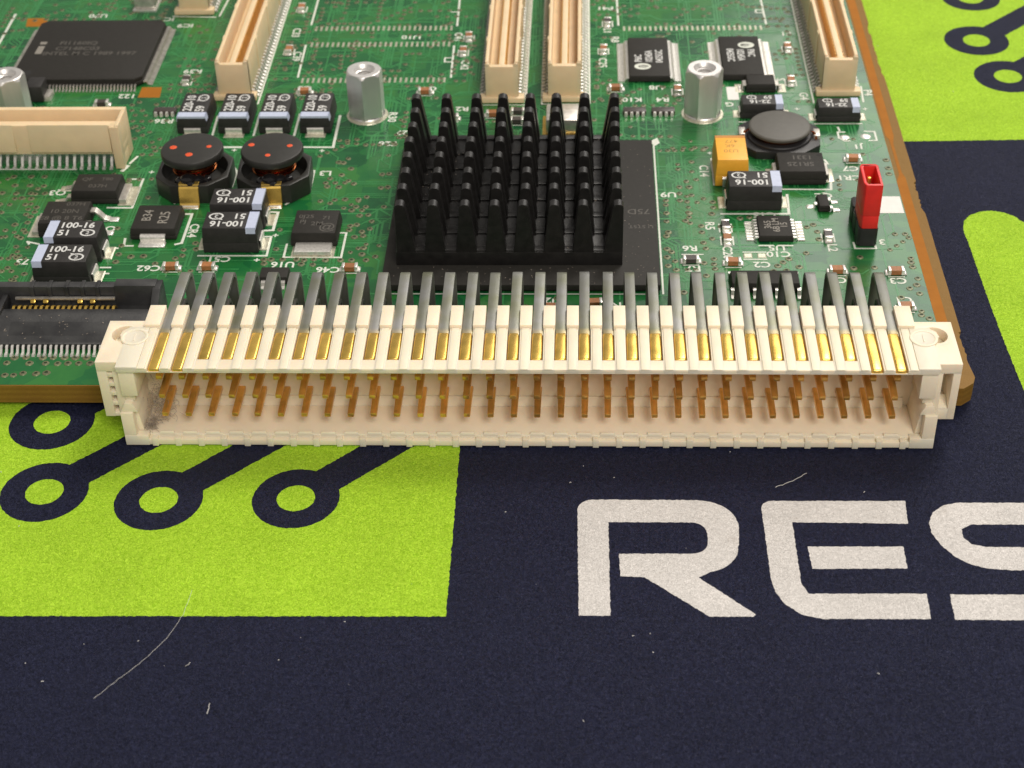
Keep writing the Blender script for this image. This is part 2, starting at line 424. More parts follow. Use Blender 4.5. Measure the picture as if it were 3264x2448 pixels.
def circ(cx, cy, r, n=110, amp=.04):
    return [(cx+(r+rnd.uniform(-amp, amp))*math.cos(2*math.pi*i/n), cy+(r+rnd.uniform(-amp, amp))*math.sin(2*math.pi*i/n)) for i in range(n)]

def arc(cx, cy, r, a0, a1, n=10, ry=None):
    ry = ry or r
    return [(cx+r*math.cos(math.radians(a0+(a1-a0)*i/n)), cy+ry*math.sin(math.radians(a0+(a1-a0)*i/n))) for i in range(n+1)]

mb = MB(); mb.box(-230, 230, -160, 300, -3.0, 0.0)
MAT = build(mb, 'mat', 'navy', org=(0, 0, 0))
tag(MAT, 'navy cloth mat printed with lime green squares, circuit traces and white letters', kind='structure')

def printed(name, polys, mat, z, label=None):
    mb = MB()
    for p in polys:
        if isinstance(p, tuple): mb.prism(jag(p[0]), z-.004, z, holes=[jag(h) for h in p[1:]])
        else: mb.prism(p, z-.004, z)
    o = build(mb, name, mat, MAT)
    if label: o['label'] = label
    return o

printed('printed_square', [jag([(-150, -26.9), (-7.05, -25.35), (-7.45, 45), (-150, 45)], .5, .07)], 'lime', .012, 'lime green printed square')
printed('printed_square', [jag([(-60, 63.2), (50.66, 66.05), (150, 68.6), (150, 200), (-60, 200)], .5, .07)], 'lime', .012, 'lime green printed square')
def trace_poly(cx, cy, ang, length, wd=4.05):
    a = math.radians(ang); d = Vector((math.cos(a), math.sin(a))); n = Vector((-d.y, d.x))*wd/2
    p0 = Vector((cx, cy))+d*3.0; p1 = Vector((cx, cy))+d*length
    return jag([tuple(p0+n), tuple(p0-n), tuple(p1-n), tuple(p1+n)], .5, .06)
for cx, cy, L, R in ((-51.15, -7.62, 30, 4.7), (-38.6, -8.8, 30, 4.68), (-24.05, -8.42, 30, 4.62), (-53.3, 4.05, 22, 4.75), (66.3, 96.65, 40, 4.85), (68.75, 85.0, 30, 4.9), (68.1, 111.6, 30, 4.6)):
    mbt = MB(); mbt.prism(trace_poly(cx, cy, 44, L), .016, .020)
    mbt.prism(circ(cx, cy, R), .0205, .0245)
    o = build(mbt, 'printed_trace', 'navy', MAT)
    d = MB(); d.prism(circ(cx, cy, 2.02, 40), .025, .030); build(d, 'printed_dot', 'lime', o)
# printed letters R, E, S
ZL = .012
Rpoly = [(5.84, -25.1), (5.67, -10.2)] + arc(7.3, -10.0, 1.65, 175, 90, 6) + [(18.3, -8.33)] + arc(18.3, -12.3, 3.9, 90, 0, 10) + [(22.05, -15.0)] + arc(18.1, -15.2, 3.85, 0, -78, 10) + [(17.7, -19.75), (22.95, -24.75), (22.7, -25.06), (18.49, -25.08), (12.38, -19.8), (9.95, -19.63), (9.88, -16.45), (17.1, -16.38)] + arc(17.3, -14.75, 1.6, -80, 0, 6) + [(18.95, -13.4)] + arc(17.35, -13.3, 1.55, 0, 88, 6) + [(8.86, -11.78), (8.92, -25.07)]
printed('letter', [jag(Rpoly, .5, .05)], 'white_cloth', ZL, 'printed white letter R')
Epoly = [(25.6, -8.4), (39.75, -8.28), (39.5, -11.73), (27.74, -11.63), (27.76, -20.4), (28.35, -21.88), (39.81, -21.75), (39.68, -25.14), (29.3, -25.26), (27.4, -24.7), (25.9, -23.3), (25.1, -21.6), (24.85, -20), (24.75, -9.5), (25.0, -8.8)]
Emid = [(28.93, -15.22), (38.52, -15.12), (38.47, -18.26), (29.06, -18.4)]
printed('letter', [jag(Epoly, .5, .05), jag(Emid, .5, .05)], 'white_cloth', ZL, 'printed white letter E')
Spoly = [(70, -8.3), (45.2, -8.5), (43.6, -8.9), (42.3, -10.0), (41.65, -11.6), (41.7, -13.2), (42.3, -14.8), (43.5, -16.6), (45.0, -17.7), (46.5, -18.2), (49, -18.4), (66, -18.3), (67, -21.6), (42.05, -21.82), (41.95, -25.2), (70, -25.2), (73, -19), (70, -15.05), (46.8, -15.1), (45.4, -14.7), (44.75, -13.7), (44.8, -12.5), (45.9, -11.8), (70, -11.6)]
printed('letter', [jag(Spoly, .5, .05)], 'white_cloth', ZL, 'printed white letter S')
# lime shape at the right: rounded bar whose inner edge runs along the board
gp = [(55.9, 8), (55.35, 20), (55.15, 28.4), (55.0, 40), (54.9, 43.6)] + [(55.4, 45.7), (56.4, 47.0), (57.8, 47.85), (59.3, 48.1), (60.9, 47.6), (62.0, 46.7), (63.0, 45.1), (63.6, 43), (64.2, 40), (66, 28), (70, 10), (66, 4), (60, 2.5), (57, 4)]
printed('printed_shape', [jag(gp, .5, .06)], 'lime', ZL, 'lime green rounded printed bar')

# lint on the mat: a long hair and shorter fibres, each a thing; specks as one stuff object
def fibre(name, pts, r, label, group=None):
    mb = MB(); P = []
    for i in range(len(pts)-1):
        for j in range(6):
            t = j/6; P.append((pts[i][0]*(1-t)+pts[i+1][0]*t+rnd.uniform(-.06, .06), pts[i][1]*(1-t)+pts[i+1][1]*t+rnd.uniform(-.06, .06), .06+rnd.uniform(0, .05)))
    P.append((pts[-1][0], pts[-1][1], .06))
    mb.tube(P, r, 4)
    o = build(mb, name, 'lint', org=P[0], smooth=True); tag(o, label, 'fibre', group)
fibre('hair_strand', [(-32.5, -22.2), (-32.8, -25.6), (-33.55, -28.1), (-35.05, -30.9), (-36.6, -33.05), (-37.9, -34.7), (-39.1, -36.25)], .015, 'long thin curved white hair below the corner of the lime square')
fibre('fibre', [(26.5, -6.3), (28.1, -5.5), (30.0, -4.0)], .028, 'short white fibre above the printed letter E')
fibre('fibre', [(-28.2, -37.9), (-28.15, -36.7)], .03, 'tiny upright white fibre on navy cloth below the long hair')
fibre('fibre', [(-31.3, -32.3), (-30.9, -31.7)], .025, 'tiny slanting white fibre beside the long hair')
def specks():
    mb = MB()
    pts = [(6.28, -3.03), (22.13, -.6), (-1.82, -10.4), (11.03, -27.74), (12.68, -27.42), (12.87, -29.84), (6.3, -38.27), (33.68, -32.22), (4.9, -5.72), (35.69, -6.95), (-46.66, -32), (-44.45, -34.24), (-36.48, -29), (-41.64, -29.48), (-52.42, -13.02), (-56.71, -4.48), (-16.84, -26.24), (-22.55, -31.28), (9.55, -4.9), (51.1, 95), (60, 80.3)]
    pts += [(rnd.uniform(-50, 48), rnd.uniform(-44, -2)) for _ in range(10)]
    for i, (x, y) in enumerate(pts):
        a = rnd.uniform(0, math.pi); L = rnd.uniform(.04, .14) if i < 21 else rnd.uniform(.02, .05)
        mb.tube([(x-L*math.cos(a), y-L*math.sin(a), .05), (x, y, .10), (x+L*math.cos(a), y+L*math.sin(a), .05)], .032 if i < 21 else .02, 4)
    o = build(mb, 'dust', 'lint', smooth=True); tag(o, 'scattered pale dust specks on the navy cloth', 'dust', kind='stuff')
specks()

# ------------------------------------------------------------------ the bare board
def board():
    right = [(48.0, 6.6), (49.2, 7.6), (49.55, 8.6)]
    y = 9.0
    while y < 140:
        rough = (10 < y < 17) or (43.5 < y < 50) or (79 < y < 96)
        base = 49.25 if rough else 49.5
        right.append((base+(rnd.uniform(-.16, .14) if rough else rnd.uniform(-.02, .02)), y))
        y += rnd.uniform(.25, .7) if rough else rnd.uniform(1.5, 3)
    poly = [(-118, 6.6)]+right+[(49.5, 140), (-118, 140)]
    mb = MB(); mb.prism(poly, .8, ZB)
    lam = build(mb, 'laminate', 'laminate', BOARD)
    mb = MB(); mb.box(-117.7, 47.0, 6.75, 139.8, ZB, ZB+.03)
    build(mb, 'solder_mask', 'mask', lam)
    mb = MB(); mb.prism([(47.02, 9.5), (48.3, 9.5), (48.3, 51), (48.0, 52.5), (48.0, 60), (48.35, 62), (48.6, 139), (47.3, 139), (47.25, 62), (47.6, 61), (47.6, 52), (47.02, 50)], ZB, ZB+.02)
    build(mb, 'copper_strip', 'strip', lam, )
    return lam
LAM = board()

# component keep-out areas (x0, x1, y0, y1) for vias and tracks
KEEP = [(-18.5, 16, 24, 60), (-62.5, -52, 27, 50), (-51, -43.8, 35, 43), (-41.5, -33, 32.5, 43), (-31, -23.6, 32.3, 41), (-50, -29.5, 44.5, 56), (-51, -28, 59, 71), (-80, -54.5, 73, 97),
        (-47, -40, 71, 140), (-9, 7.2, 71, 140), (38.5, 46, 65, 140), (11, 21, 77, 90), (25, 34, 77, 91), (27, 35, 66, 78), (26.8, 39.2, 54, 66), (22.8, 39, 42, 56), (26.3, 34, 35, 41.5), (39.3, 42.5, 34, 46.5), (34.4, 39, 42, 46), (-90, -55, 53, 60.5),
        (-90, -43, 12, 25.5), (-27, -21, 62, 69.5), (19.7, 25.7, 62, 69.5), (-78, -72.5, 66, 76), (23.3, 32.4, 24, 29.5), (43.6, 47, 42, 46.6), (-46, 46, 0, 19), (11, 20, 66, 70)]
VIAS = [(-58.97, 11.72), (-57.65, 11.8), (-55.69, 11.73), (-54.49, 11.74), (-53.16, 11.74), (-51.92, 11.75), (-50.63, 11.75), (-59.62, 10.74), (-56.98, 10.68), (-55.1, 10.69), (-53.7, 10.62), (-52.53, 10.7), (-51.29, 10.7), (-49.97, 10.71), (-59.21, 8.45), (-58.21, 8.46), (-57.22, 8.83), (-55.7, 8.76), (-54.55, 8.91), (-27.33, 51.11), (-25.89, 51.99), (-24.83, 53.62), (-24.79, 50.51), (-24.02, 49.77), (-25.92, 48.91), (-27.46, 49.06), (-26.02, 55.14), (-26.66, 55.29), (-26.08, 45.75), (-24.73, 45.89), (-22.99, 45.89), (-26.58, 44.91), (-23.09, 44.05), (-21.82, 44.05), (-23.6, 43.22), (-22.25, 43.21), (-22.42, 41.97), (-21.32, 42.1), (-20.72, 40.59), (-22.56, 39.78), (-23.34, 39.51), (-23.38, 38.57), (-20.76, 38.83), (-21.72, 38.16), (-21.48, 37.23), (-22.54, 36.96), (-21.11, 34.46), (-21.18, 33.04), (-22.33, 31.75), (-20.54, 31.75), (-19.47, 32.52), (-23.7, 31.75), (-25.56, 31.75), (-27.02, 31.88), (-28.22, 31.76), (-29.17, 31.88), (-30.9, 31.88), (-32.34, 31.88), (-33.21, 31.88), (-33.07, 30.99), (-32.04, 34.21), (-28.46, 30.86), (-27.01, 30.74), (-19.49, 44.04), (-20.49, 52.11), (-19.58, 52.26), (-20.32, 48.74), (-19.42, 48.88), (16.86, 45.48), (16.82, 44.42), (18.65, 45.48), (18.65, 47.17), (18.72, 48.75), (20.0, 48.74), (20.2, 46.74), (19.69, 50.19), (21.0, 50.62), (16.82, 42.43), (16.75, 40.52), (19.69, 42.42), (19.64, 41.47), (19.16, 40.65), (16.87, 37.97), (16.62, 37.1), (16.57, 34.18), (17.12, 33.53), (16.51, 32.38), (16.57, 30.49), (17.46, 31.5), (17.52, 29.61), (21.06, 39.43), (21.06, 37.97), (21.14, 35.6), (21.35, 34.3), (22.27, 36.51), (22.21, 32.0), (22.14, 30.86), (22.22, 29.86), (20.96, 31.12), (21.08, 28.38), (22.85, 45.05), (22.85, 43.79), (22.54, 42.28), (18.21, 24.85), (26.05, 41.18), (27.24, 41.45), (35.09, 39.68), (34.24, 39.14), (35.42, 38.08), (35.45, 36.37), (33.55, 33.27), (31.32, 32.0), (30.54, 31.24), (29.84, 30.49), (32.4, 30.24), (29.25, 29.37), (30.8, 29.49), (38.92, 29.99), (41.44, 30.12), (39.99, 32.38), (46.11, 32.12), (45.98, 31.24), (46.03, 30.24), (46.27, 27.78), (45.93, 26.44), (45.0, 25.72), (45.99, 24.64), (45.51, 20.31), (43.69, 23.81), (46.33, 19.63), (46.42, 53.45), (46.29, 51.97), (46.41, 55.53), (-69.99, 51.73), (-67.64, 51.72), (-65.83, 51.71), (-69.23, 49.5), (-67.2, 49.5), (-65.29, 49.34), (-70.42, 47.61), (-68.52, 47.46), (-66.51, 47.45), (-64.65, 47.45), (-67.43, 46.31), (-66.16, 46.16), (-66.55, 44.73), (-65.08, 41.79), (-65.09, 40.4), (-66.6, 39.86), (-65.14, 38.63), (-65.01, 36.75), (-65.06, 34.76), (-64.97, 32.8), (-64.13, 32.67), (-64.84, 42.9), (-64.91, 44.02), (-50.72, 46.4), (-50.01, 32.53), (-48.44, 32.66), (-51.72, 35.01), (-51.65, 33.05), (-51.64, 31.37), (-53.13, 39.02), (-46.64, 30.99), (-44.34, 32.14), (-62.4, 28.71), (-42.43, 35.53), (-42.12, 34.22)]
def free(x, y, pad=.4):
    return all(not (a-pad < x < b+pad and c-pad < y < d+pad) for a, b, c, d in KEEP)
def vias():
    pts = list(VIAS); grid = set((round(x), round(y)) for x, y in pts)
    tries = 0
    # clusters and short rows over the rest of the board
    while len(pts) < 1500 and tries < 9000:
        tries += 1
        x = rnd.uniform(-88, 46.5); y = rnd.uniform(20, 120)
        if y < 56 and -63 < x < 47 and rnd.random() < .8: continue
        n = rnd.choice((1, 1, 2, 3, 4, 6)); dx, dy = rnd.choice(((1.27, 0), (0, 1.27), (1.0, 0), (.9, .9), (1.5, 0)))
        for k in range(n):
            px, py = x+dx*k+rnd.uniform(-.08, .08), y+dy*k+rnd.uniform(-.08, .08)
            if px < 46.6 and free(px, py) and (round(px), round(py)) not in grid:
                grid.add((round(px), round(py))); pts.append((px, py))
    mb = MB()
    for i, (x, y) in enumerate(pts):
        r = rnd.uniform(.42, .5) if i < len(VIAS) else rnd.uniform(.34, .44)
        mb.rev(x, y, [(r, ZB+.03), (r*.86, ZB+.10), (r*.42, ZB+.13)], 10, 0, cap0=False, cap1=False)
        k = len(mb.v)-10
        mb.add([(x+r*.46*math.cos(2*math.pi*j/10), y+r*.46*math.sin(2*math.pi*j/10), ZB+.06) for j in range(10)], [tuple(range(10))], 1)  # dark disc in the ring, painted as the hole's shade
    o = build(mb, 'via', ['via', 'viashade'], LAM, smooth=True); tag(o, kind='stuff')
    # tracks: runs of mostly straight copper with 45 degree jogs
    mb = MB()
    for t in range(800):
        x = rnd.uniform(-88, 46); y = rnd.uniform(20, 118)
        d = rnd.choice(((1, 0), (0, 1), (-1, 0), (0, -1))); p = (x, y); path = [p]
        for k in range(rnd.randint(2, 4)):
            L = rnd.uniform(2, 9); q = (p[0]+d[0]*L, p[1]+d[1]*L); path.append(q); p = q
            s = rnd.choice((-1, 1)); L = rnd.uniform(.5, 1.6); dd = (d[0]+s*abs(d[1]), d[1]+s*abs(d[0]))
            q = (p[0]+dd[0]*L, p[1]+dd[1]*L); path.append(q); p = q
            if rnd.random() < .3: d = (dd[0]-d[0], dd[1]-d[1])
        if any(not (-115 < a < 46.5 and 20 < b < 138) for a, b in path): continue
        n = rnd.choice((1, 1, 1, 2, 3))
        for j in range(n):
            mb.lines([(a+j*.42, b+j*.42) for a, b in path], rnd.choice((.16, .2, .2, .3)), ZB+.042)
    o = build(mb, 'trace', 'trace', LAM); tag(o, kind='stuff')
vias()

CHIPS = [ ('c', -44.41, 29.89, 0),('c', -39.9, 29.89, 0),('c', -22.28, 29.64, 0),('c', 24.43, 30.9, 0),('c', 36.83, 29.15, 0),('c', 43.78, 28.91, 0),('c', 43.85, 21.6, 0),('c', 42.02, 55.49, 0),('r', 24.06, 38.94, 1),('c', 24.08, 36.03, 1),('r', 19.34, 31.4, 0),('r', 36.58, 36.67, 1),('c', 10.82, 75.42, 0),('c', 19.61, 74.64, 1),('c', 9.19, 87.32, 1),('r', 9.89, 96.37, 1),('c', -37.93, 102.1, 1),('c', -37.91, 87.68, 1),('c', -33.84, 74.78, 0),('c', -11.09, 91.75, 1),('c', -11.69, 87.0, 1),('c', -16.46, 74.62, 0),('c', -6.38, 67.94, 0),('r', -51.67, 78.29, 1),('c', 35.91, 77.23, 1),('c', 36.42, 87.71, 1),('c', 7.52, 22.24, 0),('r', -2.96, 68.58, 0),('r', -3.04, 65.95, 0),('r', -12.16, 67.0, 0),('c', 2.35, 21.29, 0),('r', -62.55, 71.41, 0) ]
TEXTS = [ ('C62', -47.24, 29.94, 180),('73', -63.34, 31.38, 180),('CR4', -43.25, 38.44, -90),('C51', -38.74, 31.96, 180),('U16', -30.74, 30.74, 180),('C46', -25.01, 29.6, 180),('L3', -28.11, 52.44, 180),('F26', -20.55, 60.21, 180),('27', -18.83, 63.21, 180),('U9', 17.22, 46.89, 180),('R6', 19.36, 34.3, 180),('R7', 19.49, 29.86, 180),('R5', 22.15, 39.43, -90),('C20', 23.99, 33.4, -90),('C2', 27.95, 30.74, 180),('U5', 30.06, 34.43, 180),('C10', 30.14, 33.02, 180),('L2', 36.93, 34.42, -90),('3', 43.12, 35.71, 180),('CR1', 41.11, 50.97, 180),('C7', 41.41, 53.32, 180),('J1', 43.38, 59.21, 180),('C14', 22.18, 52.82, -90),('K10', 13.07, 72.37, 180),('R4', 17.4, 72.33, 180),('U8', 16.62, 75.94, 180),('P41', 9.68, 101.84, 180),('R39', -51.4, 81.57, 180),('R36', -52.73, 66.69, 180),('122', -59.68, 74.02, 180),('IC9', -55.4, 96.67, 180),('C42', -11.23, 83.16, -90),('C41', -12.72, 92.39, -90),('U10', -19.94, 92.28, 180),('C33', -37.69, 94.06, -90),('C39', -36.53, 86.2, -90),('R30', -20.51, 67.61, -90),('Q3', -63.02, 47.73, 180),('C3', 43.87, 27.29, 180),('C', 37.15, 27.41, 180),('C1', 44.03, 23.34, 180),('C8', -34.07, 76.23, 180),('C4', -15.91, 75.89, 180),('R2', -10.89, 69.87, 180),('C25', 9.07, 83.67, -90),('L1', 9.87, 94.24, -90),('R8', 10.97, 91.13, -90),('G', 26.76, 70.91, 180),('F1', 36.79, 92.73, 180),('G4', 37.38, 73.18, -90),('P4', 46.52, 74.12, -90),('S', 34.59, 78.22, -90),('Q2', 37.14, 46.67, 180),('O', -54.01, 38.9, 180),('IC', -58.38, 98.92, 180),('U70', -69.84, 100.3, 180),('N', 10.12, 22.22, 180),('U20', 2.18, 23.15, 180),('D2', 8.04, 17.26, 180),('C15', 29.17, 41.97, 180),('+', -32.58, 37.34, 0),('+', -34.09, 31.77, 0),('+', -56.04, 39.02, 0),('+', -51.59, 52.86, 0),('+', 36.04, 69.5, 0),('+', 45.49, 69.42, 0),('+', -29.32, 58.39, 0),('+', -41.37, 58.61, 0),('+', 23.21, 57.45, 0) ]
def silkscreen():
    z = ZB+.052
    for t, x, y, r in TEXTS:
        q = MB(); q.text(t, x, y, z+.008, 1.2 if t != '+' else 1.0, r, 0, 1.05, True)
        build(q, 'legend', 'silk', LAM, (x, y, ZB))
    def L(pts, wd, z):
        q = MB(); q.lines(pts, wd, z); build(q, 'outline', 'silk', LAM, (*pts[0], ZB))
    # outlines round the parts
    L([(15.75, 24.6), (15.75, 60.8)], .22, z); L([(-17.5, 24.55), (13.5, 24.5)], .22, z); q = MB(); q.sheet([(15.2, 60.6), (16.3, 61.6), (16.6, 60.2), (15.9, 59.4)], z+.01); build(q, 'outline', 'silk', LAM, (15.5, 60.5, ZB))
    L([(-30.85, 35.3), (-30.85, 32.4), (-23.69, 32.35), (-23.66, 37.9), (-24.4, 37.9)], .28, z)
    L([(-45.2, 42.37), (-44.15, 42.37), (-44.2, 35.6), (-44.9, 35.3)], .35, z); L([(-51.6, 36.6), (-51.4, 34.95), (-50.3, 34.95)], .3, z)
    L([(-41.54, 32.72), (-33.02, 32.72), (-33.08, 37.05), (-34.21, 37.05)], .3, z); L([(-34.4, 38.43), (-33.08, 38.53), (-33.05, 42.75), (-34.1, 42.86)], .38, z)
    L([(-54.2, 51.05), (-52.35, 51.04), (-52.31, 43.9), (-55.5, 43.95)], .32, z)
    L([(-52.95, 34.4), (-52.1, 34.4)], .3, z); L([(-53.2, 30.12), (-52.06, 30.12)], .3, z); L([(-52.9, 28.82), (-52.0, 28.82)], .3, z); L([(-63.6, 35.4), (-63.9, 35.9), (-62.4, 35.4)], .3, z)
    L([(-49.65, 49.1), (-46.9, 45.0)], .32, z); L([(-40.76, 54.2), (-40.1, 53.0), (-40.1, 49.1)], .32, z); L([(-50.3, 53), (-50.1, 54.3)], .3, z)
    L([(-29.7, 53.1), (-29.63, 48.3), (-32.3, 44.7)], .32, z)
    L([(-45.3, 68.0), (-45.1, 62.3)], .32, z); L([(-39.4, 68.6), (-39.35, 62.6)], .32, z); L([(-33.7, 68.6), (-33.7, 62.6)], .32, z); L([(-27.95, 68), (-27.9, 59.3), (-31.8, 59.35)], .38, z); L([(-39.6, 59.4), (-43.4, 59.4)], .45, z)
    L([(-40.15, 71.6), (-40.2, 139)], .25, z); L([(-1.95, 71.3), (-1.85, 139)], .25, z); L([(-8.5, 71.0), (-1.95, 71.0)], .2, z); L([(.35, 71.2), (.1, 139)], .25, z); L([(.35, 71.2), (7.0, 71.2)], .2, z); L([(7.1, 71.3), (7.0, 139)], .25, z)
    L([(38.56, 71.3), (38.6, 139)], .25, z); L([(45.5, 71.5), (45.75, 76)], .25, z)
    for a in (((-35.75, 96.8), (-35.8, 105.6)), ((-13.15, 96.1), (-13.3, 105.3)), ((-35.7, 89.8), (-35.5, 79.6)), ((-13.2, 89.3), (-13.05, 79.4)), ((11.55, 96.0), (11.45, 104.9)), ((34.0, 96.1), (33.9, 104.6))): L(list(a), .3, z)
    L([(-13.2, 85.5), (-14.3, 85.5), (-14.3, 84.2), (-13.2, 84.2)], .25, z); L([(-13.2, 100.9), (-14.3, 100.9)], .25, z); L([(33.9, 101), (32.8, 101), (32.8, 100), (33.9, 100)], .25, z)
    L([(23.3, 56.0), (23.3, 49.3)], .28, z); L([(23.8, 42.25), (32.3, 42.25), (32.5, 46.8)], .35, z); L([(32.1, 48.2), (38.3, 48.1), (38.5, 50.1)], .32, z); L([(38.3, 55.6), (38.6, 54.6)], .3, z)
    L([(28.5, 57.6), (30.3, 55.9), (31.2, 55.9)], .28, z); L([(27.8, 65.9), (33.0, 65.9)], .28, z); L([(38.1, 65.3), (44.4, 65.3)], .28, z); L([(41.1, 64.3), (41.2, 63.4)], .28, z)
    L([(41.8, 63.0), (40.9, 63.0), (40.9, 61.4), (41.6, 60.6), (42.2, 60.6)], .28, z); L([(44.6, 63.2), (45.9, 63.1), (45.9, 60.7), (44.9, 60.7)], .28, z)
    L([(39.6, 35.6), (39.65, 34.3), (42.2, 34.3), (42.15, 35.6)], .26, z)
    L([(28.0, 34.95), (29.6, 34.95)], .3, z); L([(30.4, 34.95), (32, 34.95)], .3, z)
    L([(25.3, 45.7), (24.6, 45.7)], .25, z)
    L([(-62, 53.6), (-85, 53.75)], .26, z); L([(-55.0, 55.2), (-54.4, 56.9)], .35, z); L([(-55.6, 53.3), (-55.2, 54.4)], .55, z)
    L([(-57.9, 100.0), (-51.2, 99.6)], .28, z); L([(-50.6, 100), (-50.2, 106)], .28, z); L([(-83.2, 101), (-83.0, 91)], .4, z)
    # brackets round the chip parts
    for k, x, y, o in CHIPS:
        if o: L([(x-.75, y-.9), (x-.75, y+.9)], .2, z); L([(x+.75, y-.9), (x+.75, y+.9)], .2, z)
        else: L([(x-.9, y-.75), (x+.9, y-.75)], .2, z)
    L([(25.9, 33.5), (28.6, 33.5)], .22, z); L([(25.9, 31.9), (28.6, 31.9)], .22, z); L([(18.4, 33.0), (20.9, 33.0)], .2, z)
    mb = MB(); mb.sheet([(43.75, 42.4), (46.85, 42.4), (46.85, 46.4), (43.95, 46.4)], z)
    build(mb, 'white_patch', 'silkgreen', LAM)

silkscreen()

def pads():
    def row(x0, x1, y, n, dy=.75, w=.36):
        mb = MB()
        for i in range(n):
            x = x0+(x1-x0)*i/(n-1)
            mb.box(x-w/2, x+w/2, y-dy, y+dy, ZB+.03, ZB+.11, 0, .05, .12)
        o = build(mb, 'solder_pad', 'pad', LAM, (x0, y, ZB)); tag(o, kind='stuff')
    row(-34.8, -14.0, 95.4, 27); row(-34.8, -14.0, 90.0, 27); row(-34.7, -13.95, 78.6, 27); row(12.4, 33.1, 94.85, 27)
    row(-34.9, -14.1, 107.5, 27); row(12.3, 33.1, 107, 27)
    for x, y in ((41.65, 61.6), (44.55, 61.85)):
        mb = MB(); mb.rev(x, y, [(.72, ZB+.03), (.6, ZB+.1), (.3, ZB+.16)], 16); build(mb, 'solder_pad', 'solder', LAM, (x, y, ZB), smooth=True)
    for x in (26.4, 28.1):
        mb = MB(); mb.box(x-.55, x+.55, 32.2, 33.2, ZB+.03, ZB+.12, 0, .12, .12); build(mb, 'solder_pad', 'pad', LAM, (x, 32.7, ZB))
    for p in ([(-57.9, 73.65), (-54.7, 73.63), (-55.0, 76.75), (-57.9, 76.75)], [(-80.9, 99.6), (-77.5, 99.6), (-77.5, 96.7), (-80.4, 96.7)]):
        mb = MB(); mb.prism(p, ZB+.03, ZB+.05); o = build(mb, 'copper_square', 'strip', LAM, (*p[0], ZB))
        cx = sum(q[0] for q in p)/4; cy = sum(q[1] for q in p)/4
pads()

